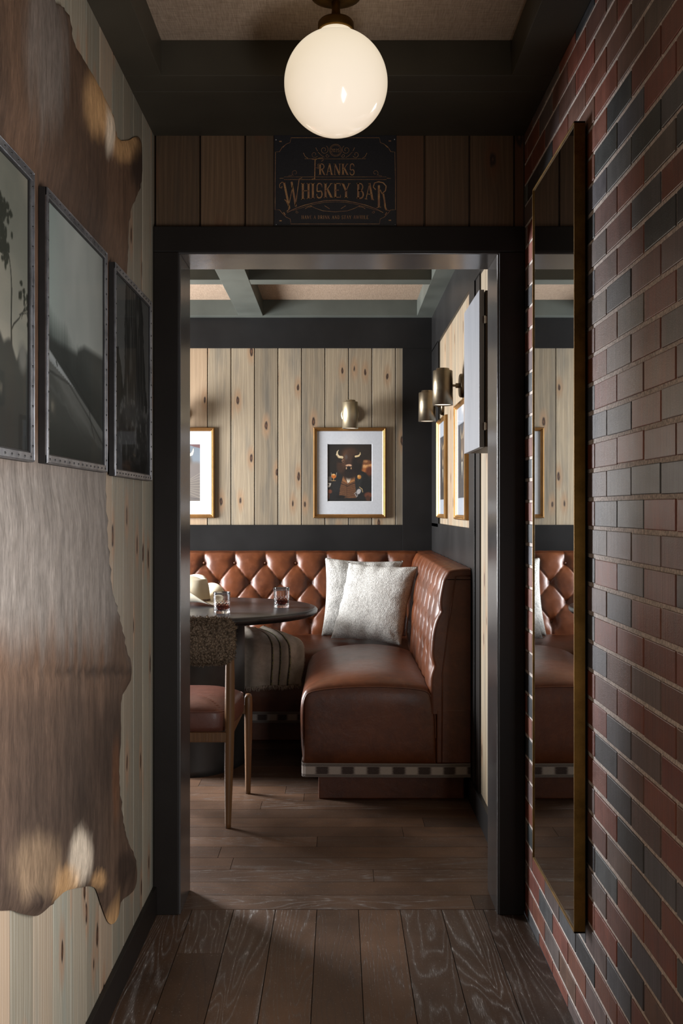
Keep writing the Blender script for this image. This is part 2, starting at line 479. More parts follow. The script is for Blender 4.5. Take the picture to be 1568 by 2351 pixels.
# room right wall
mb = MB(); planks(mb, 'y', XR, .02, 3.43, 6.0, 0, 2.4, .149, 3.36, .006)
mb.box((XR + .01, 3.43, 0), (XR + .06, 6.45, 2.66), (.1, .1, 0))
struct('wall_right.001', mb, M['pine'], col=True, bevel=.0012, seg=1)
mb = MB()
mb.box((XR - .012, 3.43, 2.30), (XR + .005, Y_BACK, 2.62)); mb.box((XR - .012, 4.35, 0), (XR + .005, Y_BACK, 1.222))
mb.box((XR - .0125, 4.35, 1.2), (XR + .005, 4.525, 2.31)); mb.box((XR - .012, 5.95, 1.2), (XR + .005, Y_BACK, 2.31))
struct('trim_6', mb, M['trim_room'], bevel=.0015)
mb = MB(); mb.box((XR - .006, 4.23, 0), (XR + .005, 4.352, 2.31)); struct('trim_7', mb, M['trim'])
mb = MB(); mb.box((XR - .018, 3.446, 0), (XR + .002, 4.5, .108)); struct('baseboard_right', mb, M['trim_room'], bevel=.002)
# room left and near walls (lit side of the snug)
mb = MB(); planks(mb, 'y', X_ROOM - .02, .02, 3.43, 6.4, 0, 2.62, .149, 3.43, .006)
mb.box((X_ROOM - .06, 3.43, 0), (X_ROOM - .01, 6.45, 2.66), (.1, .1, 0))
struct('wall_left.001', mb, M['pine'], col=True)
mb = MB(); mb.box((X_ROOM, 3.30, 0), (XL - .052, Y_D1, 2.66)); struct('wall_front.001', mb, M['trim_room'])

# ================================================================== CORRIDOR THINGS
# globe pendant
gl = tag(empty('globe_ceiling_light', (-.0075, 2.54, 2.62)), 'large milk glass globe light hanging from a brass ceiling plate', 'ceiling light')
mb = MB(); mb.lathe([(0, 0), (.064, 0), (.066, -.004), (.063, -.012), (.045, -.020), (.018, -.026), (0, -.026)], 48); mb.build('ceiling_plate', M['brass_old'], gl, smooth=True)
mb = MB(); mb.lathe([(.0, -.02), (.0115, -.022), (.0105, -.045), (.012, -.060), (.020, -.068), (0, -.070)], 32); mb.build('stem', M['brass_old'], gl, smooth=True)
mb = MB(); mb.lathe([(0, -.066), (.018, -.067), (.041, -.074), (.0455, -.080), (.0455, -.097), (.043, -.100), (.0, -.100)], 48); mb.build('fitter', M['brass_old'], gl, smooth=True)
M['globe'] = emis('milk_glass_glow', (1.0, .85, .64), .76)
mb = MB(); R = .131
prof = [(.0405, -.096), (.0405, -.106), (.044, -.1085)]
a0 = math.asin(.045 / R)
cz = -.232
for i in range(40):
    a = a0 + (PI - a0) * i / 39
    prof.append((max(0, R * math.sin(a)), cz + R * math.cos(a)))
mb.lathe(prof, 64); mb.build('globe', M['globe'], gl, smooth=True)
ld = bpy.data.lights.new('globe_lamp', 'POINT'); ld.energy = 2.2; ld.color = (1, .68, .42); ld.shadow_soft_size = .134
lo = bpy.data.objects.new('globe_lamp', ld); COL.objects.link(lo); lo.location = (-.0075, 2.54, 2.388)

# ---- lettering kit for the sign
TK, TN = .17, .065
def arc(cx, cy, rx, ry, a0, a1, n=10): return [(cx + rx * math.cos(math.radians(a0 + (a1 - a0) * i / n)), cy + ry * math.sin(math.radians(a0 + (a1 - a0) * i / n))) for i in range(n + 1)]
SER = lambda x, y, w=.13: ([(x - w, y), (x + w, y)], .045)
GL = {
 'F': (.56, [([(.14, 0), (.14, 1)], TK), ([(.05, .97), (.54, .97)], TN), ([(.54, .99), (.54, .82)], .05), ([(.14, .53), (.42, .53)], TN), ([(.42, .62), (.42, .44)], .05), SER(.14, .02)]),
 'R': (.64, [([(.14, 0), (.14, 1)], TK), ([(.03, .97), (.3, .97)] + arc(.3, .74, .22, .23, 90, -90) + [(.16, .51)], .10), ([(.3, .5), (.42, .3), (.55, .02)], .14), SER(.14, .02), SER(.56, .02, .08)]),
 'A': (.66, [([(.08, .02), (.33, .98)], TN), ([(.33, 1), (.56, .02)], TK), ([(.16, .33), (.48, .33)], .05), SER(.08, .02, .1), SER(.57, .02, .11)]),
 'N': (.70, [([(.12, 0), (.12, .98)], TN), ([(.12, .98), (.58, .03)], TK), ([(.6, 0), (.6, .98)], TN), SER(.12, .02, .1), SER(.6, .97, .1), SER(.1, .97, .08)]),
 'K': (.68, [([(.14, 0), (.14, 1)], TK), ([(.56, .97), (.16, .45)], TN), ([(.28, .58), (.58, .02)], TK), SER(.14, .02), SER(.14, .98), SER(.57, .97, .09), SER(.58, .02, .1)]),
 'S': (.52, [(arc(.27, .75, .18, .23, 20, 180) + arc(.27, .5, .19, .06, 200, 250, 3) + arc(.27, .26, .19, .25, 60, -70) + arc(.25, .25, .19, .24, -80, -160, 5), .10), ([(.45, .86), (.45, .72)], .05), ([(.07, .28), (.07, .1)], .05)]),
 'W': (.96, [([(.06, .98), (.26, .02)], TK), ([(.26, .02), (.46, .9)], TN), ([(.42, .98), (.64, .02)], TK), ([(.64, .02), (.86, .98)], TN), SER(.06, .97, .1), SER(.42, .97, .08), SER(.86, .97, .1)]),
 'H': (.68, [([(.14, 0), (.14, 1)], TK), ([(.56, 0), (.56, 1)], TK), ([(.14, .52), (.56, .52)], .055), SER(.14, .02), SER(.14, .98), SER(.56, .02), SER(.56, .98)]),
 'I': (.32, [([(.15, 0), (.15, 1)], TK), SER(.15, .02), SER(.15, .98)]),
 'E': (.56, [([(.14, 0), (.14, 1)], TK), ([(.04, .97), (.5, .97)], TN), ([(.5, .99), (.5, .82)], .05), ([(.14, .52), (.4, .52)], TN), ([(.04, .03), (.52, .03)], TN), ([(.52, .02), (.52, .2)], .05)]),
 'Y': (.64, [([(.08, .98), (.32, .46)], TK), ([(.56, .98), (.32, .46)], TN), ([(.32, .48), (.32, 0)], TK), SER(.32, .02), SER(.08, .97, .1), SER(.56, .97, .1)]),
 'B': (.60, [([(.14, 0), (.14, 1)], TK), ([(.03, .97), (.28, .97)] + arc(.28, .75, .2, .22, 90, -90) + [(.16, .53)], .09), ([(.16, .53), (.28, .53)] + arc(.28, .28, .24, .25, 90, -90) + [(.03, .03)], .11)]),
 'V': (.62, [([(.08, .98), (.32, .02)], TK), ([(.32, .02), (.54, .98)], TN), SER(.08, .97, .1), SER(.54, .97, .09)]),
 'D': (.64, [([(.14, 0), (.14, 1)], TK), ([(.03, .97), (.26, .97)] + arc(.26, .5, .28, .47, 90, -90) + [(.03, .03)], .10)]),
 'T': (.58, [([(.29, 0), (.29, 1)], TK), ([(.04, .97), (.54, .97)], TN), ([(.04, .98), (.04, .8)], .05), ([(.54, .98), (.54, .8)], .05), SER(.29, .02)]),
 'L': (.54, [([(.14, 0), (.14, 1)], TK), ([(.04, .03), (.5, .03)], TN), ([(.5, .02), (.5, .22)], .05), SER(.14, .98)]),
 '2': (.5, [(arc(.25, .72, .19, .25, 170, -20) + [(.08, .04), (.46, .04)], .09)]),
 '0': (.52, [(arc(.26, .5, .2, .46, 0, 360, 18), .09)]),
 '5': (.5, [([(.44, .96), (.14, .96), (.12, .56)] + arc(.24, .32, .2, .28, 110, -150), .09)]),
 ' ': (.3, [])}

def ribbon(mb, pts, w, y, taper=None, warp=None):
    P = [Vector((a, b)) for a, b in pts]; n = len(P); L = []; Rr = []
    ws = w if isinstance(w, list) else [w] * n
    for i in range(n):
        d = P[min(i + 1, n - 1)] - P[max(i - 1, 0)]
        if d.length < 1e-9: d = Vector((1, 0))
        d.normalize(); nn = Vector((-d.y, d.x)) * ws[i] / 2
        L.append(P[i] + nn); Rr.append(P[i] - nn)
    for i in range(n - 1):
        q = [L[i], L[i + 1], Rr[i + 1], Rr[i]]
        if warp: q = [warp(a) for a in q]
        vs = [(a[0], y, a[1]) for a in q]
        if len(set(vs)) == 4: mb.add(vs, [(0, 1, 2, 3)])

def refine(pts, n=5):
    out = []
    for a, b in zip(pts, pts[1:]):
        for i in range(n): out.append((a[0] + (b[0] - a[0]) * i / n, a[1] + (b[1] - a[1]) * i / n))
    out.append(pts[-1]); return out

def text(mb, s, x0, x1, z0, h, y, warp=None, scales=None, gap=.07):
    tot = sum(GL[c][0] + gap for c in s); kx = (x1 - x0) / tot; x = x0
    for c in s:
        w, st = GL[c]
        for pts, sw in st:
            pts = refine(pts) if warp else pts
            q = [(x + p[0] * kx, z0 + p[1] * h) for p in pts]
            ribbon(mb, q, sw * (kx * .6 + h * .25), y, warp=warp)
        x += (w + gap) * kx

# sign: sx, sz in millimetres from the zoomed photo -> metres
SG = tag(empty('bar_sign', (-.012, 3.2455, 2.3715)), 'black metal sign with gold lettering above the doorway', 'sign')
SW, SH = .1985, .1485
mb = MB(); mb.box((-SW, -.0015, -SH), (SW, .0015, SH)); mb.build('plate', simple('speckled_black_tin', (.012, .011, .014), .5, nscale=900, namp=.4, bump=.2), SG, bevel=.001)
def gold_print():
    t = NT('worn_gold_print'); n = t.noise(t.coord(), 35, 4); g = t.noise(t.coord(), 700, 2)
    c = t.ramp(n, [(.3, (.26, .11, .07)), (.6, (.52, .27, .10)), (.8, (.60, .36, .20))])
    c = t.mix(t.ramp(g, [(.45, 0), (.6, .6)]), c, (.12, .06, .04))
    return t.pbr(c, .5)
M['gold_print'] = gold_print()
def S(px, py):   # zoom-crop pixels of the sign (1400 wide) -> plate coordinates
    return ((px - 780) / 1390 * 2 * SW, -(py - 590) / 1035 * 2 * SH)
YF = -.0022
mb = MB()
a = S(520, 525); b = S(1010, 395)
text(mb, 'RANKS', S(592, 0)[0], b[0], a[1], b[1] - a[1], YF)
for pts, w in (([S(548, 570), S(552, 345)], .0032), ([S(515, 345), S(560, 350), S(590, 335), S(640, 330), S(645, 355), S(625, 370)], .0018), ([S(555, 440), S(585, 445)], .0014), ([S(585, 400), S(588, 455)], .0016), ([S(515, 572), S(548, 560)], .0012)):
    ribbon(mb, pts, w, YF)
mb.build('lettering', M['gold_print'], SG)
mb = MB()
def warpW(p):
    t = (p[0] - S(780, 0)[0]) / (SW)
    base = S(0, 780)[1]
    k = 1 + .42 * t * t
    top = S(0, 615)[1]
    return (p[0], top - (top - p[1]) * k)
z0 = S(0, 780)[1]; hh = S(0, 615)[1] - z0
text(mb, 'HISKEY', S(392, 0)[0], S(960, 0)[0], z0, hh, YF, warpW, gap=.05)
text(mb, 'BA', S(1020, 0)[0], S(1225, 0)[0], z0, hh, YF, warpW, gap=.05)
for pts, w in (([S(200, 605), S(262, 905)], .0062), ([S(262, 905), S(232, 935)], .003), ([S(248, 900), S(300, 640)], .0022), ([S(285, 600), S(335, 880)], .0060), ([S(330, 870), S(372, 565)], .0026), ([S(372, 568), S(405, 555)], .0018),
               ([S(215, 610), S(175, 605), S(150, 630), S(152, 665), S(172, 672), S(178, 650)], .0022), ([S(205, 800), S(225, 815), S(240, 850)], .003),
               ([S(1275, 640), S(1275, 890)], .0065), ([S(1245, 895), S(1300, 885)], .0018),
               ([S(1240, 690), S(1212, 660), S(1225, 615), S(1270, 600), S(1325, 612), S(1358, 650), S(1350, 700), S(1310, 735), S(1290, 690)], .0036),
               ([S(1325, 735), S(1340, 820), S(1348, 890), S(1362, 925)], .0052), ([S(1350, 920), S(1400, 925)], .0016)):
    ribbon(mb, pts, w, YF)
mb.build('lettering', M['gold_print'], SG)
mb = MB(); text(mb, 'HAVE A DRINK AND STAY AWHILE', S(398, 0)[0], S(1162, 0)[0], S(0, 1020)[1], S(0, 980)[1] - S(0, 1020)[1], YF, gap=.12)
mb.build('lettering', M['gold_print'], SG)
mb = MB(); text(mb, '2025', S(732, 0)[0], S(832, 0)[0], S(0, 265)[1], S(0, 228)[1] - S(0, 265)[1], YF)
mb.build('lettering', M['gold_print'], SG)
mb = MB(); TH = .0011
def orn(pts, w=TH, mirror=True):
    ribbon(mb, [S(*p) for p in pts], w, YF)
    if mirror: ribbon(mb, [S(1560 - p[0], p[1]) for p in pts], w, YF)
orn([(780, 103), (280, 103), (268, 158), (225, 175), (180, 210), (150, 260), (103, 265), (98, 600), (98, 915), (150, 918), (185, 960), (225, 1000), (270, 1020), (278, 1076), (780, 1076)], .0013)
orn([(780, 545), (200, 545)], .0009); orn([(780, 575), (200, 575)], .0012); orn([(195, 560), (150, 562)], .0014)
orn([(235, 948), (330, 900), (430, 865), (550, 835), (660, 815), (780, 808)], .0018); orn([(300, 925), (430, 885), (550, 852), (660, 832), (780, 826)], .0009)
orn([(500, 870), (560, 900), (640, 928), (780, 940)], .0012); orn([(440, 905), (470, 885), (520, 880)], .0016); orn([(660, 870), (715, 905)], .0014)
orn([(780, 342), (435, 340)], .0009); orn([(420, 275), (440, 315), (470, 335)], .0014); orn([(560, 215), (580, 255)], .0014)
circ = lambda cx, cy, r, a=0, b=360, n=24, sp=0: [(cx + (r - sp * i / n) * math.cos(math.radians(a + (b - a) * i / n)), cy + (r - sp * i / n) * math.sin(math.radians(a + (b - a) * i / n))) for i in range(n + 1)]
orn(circ(785, 245, 68), .001, False); orn(circ(785, 245, 56), .0006, False)
orn(circ(655, 240, 50, -60, 420, 30, 38), .001); orn(circ(545, 292, 38, 30, 420, 26, 28), .001); orn(circ(690, 305, 22, 0, 380, 16, 14), .001); orn(circ(325, 500, 36, 120, 480, 20, 26), .0009)
orn([(585, 265), (625, 305), (660, 325)], .001); orn([(250, 535), (285, 530), (300, 515)], .001); orn(circ(345, 940, 16, 0, 360, 12, 9), .001)
for sx, sy in ((160, 145), (1400, 140), (160, 1040), (1400, 1035)):
    ribbon(mb, [S(sx - 14, sy), S(sx + 14, sy)], .0035, YF)
orn([(195, 945), (215, 975)], .003); orn([(185, 215), (215, 185)], .0014)
mb.build('ornament', M['gold_print'], SG)
for sx, sy in ((108, 122), (1452, 118), (110, 1080), (1458, 1080)):
    x, z = S(sx, sy); mb = MB()
    mb.lathe([(0, .0018), (.002, .0014), (.003, 0)], 12, Matrix.Translation((x, -.0014, z)) @ Matrix.Rotation(PI / 2, 4, 'X')); mb.build('screw', M['steel'], SG, smooth=True)

# ---- painter for prints ------------------------------------------------
class Paint:
    def __init__(s, w, h, base, seed=1):
        s.w, s.h = w, h; s.a = w / h
        y, x = np.mgrid[0:h, 0:w]; s.x = x / (w - 1.); s.y = y / (h - 1.)      # y down
        s.im = np.ones((h, w, 3)) * (np.array(base) / 255.)
        s.rs = np.random.RandomState(seed)
    def noise(s, sx, sy, octs=3):
        out = np.zeros((s.h, s.w)); amp = 1; tot = 0
        for o in range(octs):
            gx = max(2, int(sx * 2 ** o)); gy = max(2, int(sy * 2 ** o)); g = s.rs.rand(gy + 2, gx + 2)
            fx = s.x * gx; fy = s.y * gy; ix = fx.astype(int); iy = fy.astype(int); tx = fx - ix; ty = fy - iy
            tx = tx * tx * (3 - 2 * tx); ty = ty * ty * (3 - 2 * ty)
            v = (g[iy, ix] * (1 - tx) + g[iy, ix + 1] * tx) * (1 - ty) + (g[iy + 1, ix] * (1 - tx) + g[iy + 1, ix + 1] * tx) * ty
            out += amp * v; tot += amp; amp *= .5
        return out / tot
    def put(s, m, col, k=1.):
        m = np.clip(m, 0, 1)[..., None] * k; s.im = s.im * (1 - m) + (np.array(col) / 255.) * m
    def blob(s, cx, cy, rx, ry, col, soft=.15, rot=0, k=1.):
        dx = (s.x - cx) * s.a; dy = s.y - cy; c, q = math.cos(rot), math.sin(rot)
        u = (dx * c + dy * q) / (rx * s.a); v = (-dx * q + dy * c) / ry
        s.put((1 - np.sqrt(u * u + v * v)) / soft + .5, col, k)
    def line(s, pts, w, col, k=1., soft=.004):
        m = np.zeros((s.h, s.w))
        ws = w if isinstance(w, (list, tuple)) else [w] * len(pts)
        for (a, b), (c, d), wa, wb in zip(pts, pts[1:], ws, ws[1:]):
            ax, ay, bx, by = a * s.a, b, c * s.a, d; vx, vy = bx - ax, by - ay; L = vx * vx + vy * vy + 1e-12
            t = np.clip(((s.x * s.a - ax) * vx + (s.y - ay) * vy) / L, 0, 1)
            dd = np.hypot(s.x * s.a - ax - t * vx, s.y - ay - t * vy); ww = wa + (wb - wa) * t
            m = np.maximum(m, np.clip((ww / 2 - dd) / soft + .5, 0, 1))
        s.put(m, col, k)
    def poly(s, pts, col, k=1., wob=0.):
        X = s.x; Y = s.y
        if wob: X = X + (s.noise(30, 30) - .5) * wob; Y = Y + (s.noise(30, 30) - .5) * wob
        ins = np.zeros((s.h, s.w), bool); n = len(pts)
        for i in range(n):
            x1, y1 = pts[i]; x2, y2 = pts[(i + 1) % n]
            if y1 == y2: continue
            ins ^= ((y1 > Y) != (y2 > Y)) & (X < (x2 - x1) * (Y - y1) / (y2 - y1) + x1)
        s.put(ins.astype(float), col, k)
    def mesh(s, name, fn, m, parent):
        """fn(u, v) -> point, u right, v down"""
        vs = [fn(i / (s.w - 1.), j / (s.h - 1.)) for j in range(s.h) for i in range(s.w)]
        idx = np.arange(s.w * s.h).reshape(s.h, s.w)
        q = np.stack([idx[1:, :-1], idx[1:, 1:], idx[:-1, 1:], idx[:-1, :-1]], -1).reshape(-1, 4)
        me = bpy.data.meshes.new(name); me.from_pydata(vs, [], q.tolist())
        im = np.clip(s.im, 0, 1); im = np.where(im <= .04045, im / 12.92, ((im + .055) / 1.055) ** 2.4)
        a = me.color_attributes.new('Col', 'FLOAT_COLOR', 'POINT')
        a.data.foreach_set('color', np.concatenate([im, np.ones((s.h, s.w, 1))], -1).reshape(-1))
        return obj_from_mesh(name, me, m, parent)

# ---- three riveted-frame photographs on the left wall ------------------
XF = -.578
def rivet_frame(y0, y1, z0, z1, paint, label):
    yc = (y0 + y1) / 2
    t = tag(empty('framed_photograph', (XF, yc, z0)), label, 'framed photo', 'riveted metal framed photographs on the left wall')
    hw = (y1 - y0) / 2; H = z1 - z0; fw = .020
    mb = MB()
    mb.box((-.016, -hw, 0), (-.004, hw, fw)); mb.box((-.016, -hw, H - fw), (-.004, hw, H))
    mb.box((-.016, -hw, fw), (-.004, -hw + fw, H - fw)); mb.box((-.016, hw - fw, fw), (-.004, hw, H - fw))
    mb.build('frame_side', M['black_wood'], t)
    mb = MB()
    mb.box((-.004, -hw, 0), (0, hw, fw * .86)); mb.box((-.004, -hw, H - fw * .86), (0, hw, H))
    mb.box((-.0042, -hw, 0), (-.0002, -hw + fw * .86, H)); mb.box((-.0042, hw - fw * .86, 0), (-.0002, hw, H))
    mb.tube([(0, -hw + .002, .002), (0, hw - .002, .002), (0, hw - .002, H - .002), (0, -hw + .002, H - .002)], .0022, 6, closed=True)
    fr = mb.build('frame_strap', M['steel'], t, bevel=.0008)
    n = 14; rv = None
    for i in range(n):
        for (yy, zz) in ((-hw + .02 + (2 * hw - .04) * i / (n - 1), fw * .45), (-hw + .02 + (2 * hw - .04) * i / (n - 1), H - fw * .45), (-hw + fw * .43, .03 + (H - .06) * i / (n - 1)), (hw - fw * .43, .03 + (H - .06) * i / (n - 1))):
            if rv is None:
                mb = MB(); mb.lathe([(0, .0022), (.0018, .0016), (.0026, 0)], 8, Matrix.Rotation(PI / 2, 4, 'Y')); rv = mb.build('rivet', M['black_wood'], fr, smooth=True); r = rv
            else:
                r = rv.copy(); COL.objects.link(r)
            r.location = (0, yy, zz)
    paint.mesh('photograph', lambda u, v: (-.0062, -hw + fw * .7 + u * (2 * hw - fw * 1.4), H - fw * .7 - v * (H - fw * 1.4)), M['photo'], t)
    mb = MB(); mb.add([(-.0052, -hw + fw * .7, fw * .7), (-.0052, hw - fw * .7, fw * .7), (-.0052, hw - fw * .7, H - fw * .7), (-.0052, -hw + fw * .7, H - fw * .7)], [(0, 1, 2, 3)])
    mb.build('glazing', M['pane2'], t)
    return t
# tree and misty sky
p = Paint(170, 190, (96, 94, 84), 3)
n1 = p.noise(3, 4); p.put(n1 * 1.6 - .5, (150, 136, 118), .8); p.put(p.noise(4, 3) * 2 - 1.1, (70, 72, 62), .8)
p.put((p.y - .30) * 2.2, (140, 134, 122), .45)
rs = random.Random(5)
def branch(x, y, a, L, w, d):
    pts = [(x, y)]; ws = [w]
    for i in range(4):
        a += rs.uniform(-.28, .28); x += math.cos(a) * L / 4 / p.a; y -= math.sin(a) * L / 4; pts.append((x, y)); ws.append(w * (1 - .12 * i))
    p.line(pts, ws, (38, 37, 32), 1, .004)
    if d > 0:
        for k in range(3 if d > 1 else 2): branch(pts[rs.randint(2, 4)][0], pts[-1][1] + rs.uniform(0, .02), a + rs.uniform(-.9, .9), L * .62, w * .55, d - 1)
    else:
        for k in range(9): p.blob(x + rs.gauss(0, .028), y + rs.gauss(0, .022), rs.uniform(.008, .02), rs.uniform(.007, .016), (44, 44, 37), .5)
p.line([(.80, .70), (.795, .55), (.80, .44)], [.016, .012, .010], (36, 35, 30)); branch(.80, .46, 1.55, .16, .009, 3); branch(.80, .58, .6, .13, .007, 2)
branch(.62, .62, 1.9, .16, .009, 3); branch(.50, .6, 1.5, .2, .010, 3); branch(.2, .6, 1.3, .25, .012, 3)
p.put((p.y - .63 - (p.noise(7, 1) - .5) * .22) / .02, (50, 50, 46)); p.put((p.y - .72) / .2, (37, 37, 35)); p.blob(.93, .66, .05, .05, (88, 86, 80), .8)
rivet_frame(1.385, 1.90, 1.398, 1.947, p, 'riveted frame with photograph of a leafy tree against cloudy sky, nearest the viewer')
# ski slope
p = Paint(170, 190, (128, 130, 124), 4)
p.put(p.noise(4, 2) * 1.5 - .45, (158, 158, 150), .9); p.put(1 - p.x * 3.2, (100, 112, 106), .6); p.put((p.x - .8) * 3, (95, 95, 90), .6); p.put((p.y - .15) * .8, (150, 150, 143), .35)
yl = .40 + .22 * p.x + .03 * np.abs(np.sin(p.x * 11)) + (p.noise(90, 1, 1) - .5) * .03
p.put((p.y - yl) / .12 + .3, (62, 66, 62), .9); p.put((p.y - yl - .06) / .1, (50, 52, 49)); p.put((p.y - .52 + .05 * (p.x > .5) * np.clip((p.x - .45) * 6, 0, 1)) / .03, (44, 45, 42), .8)
ys = .565 + .27 * p.x
p.put((p.y - ys) / .006, (84, 84, 80)); p.put((p.y - ys) / .01 * ((ys + .05 - p.x * .1 - p.y) > 0), (140, 142, 140), .75)
st = p.noise(5, 5); diag = np.sin((p.y - .28 * p.x) * 90 + st * 8) * .5 + .5
p.put((p.y - ys - .02) / .05 * (.3 + .5 * diag), (58, 58, 54), .9); p.line([(0, .66), (.35, .68), (.7, .79), (1, .90)], .012, (46, 46, 43), .8); p.line([(.3, .61), (.7, .74), (1, .83)], .008, (40, 40, 38), .8)
p.put((p.y - .70 - .22 * p.x) / .22, (42, 42, 38)); p.blob(.45, .76, .25, .05, (86, 85, 80), 1, .3, .6); p.line([(.70, .73), (.73, .79), (.78, .85), (.82, .88)], .006, (34, 34, 32)); p.line([(.15, .615), (.17, .63)], .008, (24, 24, 22)); p.put((p.y - .86) / .2, (34, 34, 31), .8)
rivet_frame(1.983, 2.498, 1.400, 1.948, p, 'riveted frame with photograph of a pale misty ski slope, between two others')
# rock tower
p = Paint(170, 200, (74, 74, 72), 6)
p.put((p.noise(4, 4) - .3), (88, 88, 86), .6)
p.poly([(0, .36), (.12, .38), (.2, .5), (.26, .62), (.3, .7), (0, .9)], (28, 28, 27), wob=.03)
p.poly([(.30, .02), (.34, -.05), (.72, -.05), (.80, .1), (.84, .3), (.88, .45), (.96, .62), (1.0, .7), (1, .8), (.2, .8), (.26, .5), (.27, .25)], (34, 34, 33), wob=.04)
ver = p.noise(45, 7); p.put((ver - .5) * 4 * (p.y > .0) * (p.x > .27) * (p.x < .86) * (p.y < .64), (70, 70, 67), .8)
p.put((p.y - .60 - .06 * p.noise(8, 1)) / .04, (40, 40, 39)); rb = p.noise(22, 26, 4); p.put((rb - .5) * 6 * (p.y > .6) * (1.15 - p.y) * 1.6, (92, 92, 90), .75)
p.blob(.5, .66, .3, .07, (82, 82, 80), .8, 0, .45); p.put((p.y - .84) / .12 * (.6 + .4 * (rb < .5)), (14, 14, 14), .8)
rivet_frame(2.589, 3.093, 1.395, 1.948, p, 'riveted frame with photograph of a dark rock tower, closest to the doorway')

# ---- cowhide -----------------------------------------------------------
XH = -.592
def hp(px, y): Y = -XH * F / (778 - px); return (Y, EYE + (1168 - y) * Y / F)
outl = [hp(*q) for q in [(120, 0), (163, 30), (171, 97), (198, 140), (225, 184), (240, 220), (255, 265), (262, 300), (278, 324), (290, 323), (301, 322), (312, 314), (324, 314), (328, 330), (329, 357), (329, 395), (327, 419), (318, 450), (306, 475), (300, 500), (297, 540), (297, 600), (294, 640), (285, 700), (270, 800), (262, 900), (255, 1010), (246, 1103), (247, 1195), (251, 1270), (258, 1345), (269, 1390), (281, 1431), (292, 1490), (301, 1534), (299, 1566), (290, 1585), (281, 1603), (280, 1645), (281, 1689), (278, 1730), (276, 1775), (280, 1840), (287, 1896), (294, 1925), (301, 1953), (309, 1972), (315, 1994), (315, 2015), (310, 2034), (298, 2052), (281, 2068), (279, 2086), (276, 2103), (269, 2117), (261, 2123), (253, 2119), (247, 2108), (235, 2075), (226, 2045), (221, 2037), (208, 2034), (195, 2037), (175, 2040), (155, 2045), (135, 2064), (115, 2085), (98, 2098), (80, 2104), (60, 2101), (45, 2096), (34, 2090), (15, 2091), (0, 2091)]]
outl += [(1.60, .62), (1.4, .60), (1.28, .52), (1.2, .34), (1.12, .36), (1.02, .62), (.98, .95), (.9, 1.05), (1.0, 1.5), (.95, 2.0), (.88, 2.15), (1.05, 2.25), (1.2, 2.30), (1.4, 2.46), (1.7, 2.50), (1.95, 2.49), (2.03, 2.45)]
def smooth_closed(P, it=1):
    for _ in range(it):
        Q = []
        for i in range(len(P)):
            a, b = P[i], P[(i + 1) % len(P)]
            Q += [(a[0] * .75 + b[0] * .25, a[1] * .75 + b[1] * .25), (a[0] * .25 + b[0] * .75, a[1] * .25 + b[1] * .75)]
        P = Q
    return P
OUT = smooth_closed(outl, 1)
def inside(x, y, P):
    r = False; n = len(P)
    for i in range(n):
        x1, y1 = P[i]; x2, y2 = P[(i + 1) % n]
        if (y1 > y) != (y2 > y) and x < (x2 - x1) * (y - y1) / (y2 - y1) + x1: r = not r
    return r
OA = np.array(OUT)
def edist(x, y): return float(np.min(np.hypot(OA[:, 0] - x, OA[:, 1] - y)))
pts = [Vector(q) for q in OUT]; ne = len(pts)
gy = .9
while gy < 3.1:
    gz = .3
    while gz < 2.55:
        jx, jz = gy + random.uniform(-.004, .004), gz + random.uniform(-.004, .004)
        if inside(jx, jz, OUT) and edist(jx, jz) > .008: pts.append(Vector((jx, jz)))
        gz += .016
    gy += .016
vo, eo, fo, _, _, _ = delaunay_2d_cdt(pts, [(i, (i + 1) % ne) for i in range(ne)], [], 1, 1e-5)
BR = np.array(rgb(90, 67, 51)); DK = np.array(rgb(42, 31, 25)); GY = np.array(rgb(140, 132, 124)); TAN = np.array(rgb(214, 168, 116)); WH = np.array(rgb(232, 214, 190)); OR = np.array(rgb(150, 92, 50))
def sm(a, b, x): t = min(1, max(0, (x - a) / (b - a))); return t * t * (3 - 2 * t)
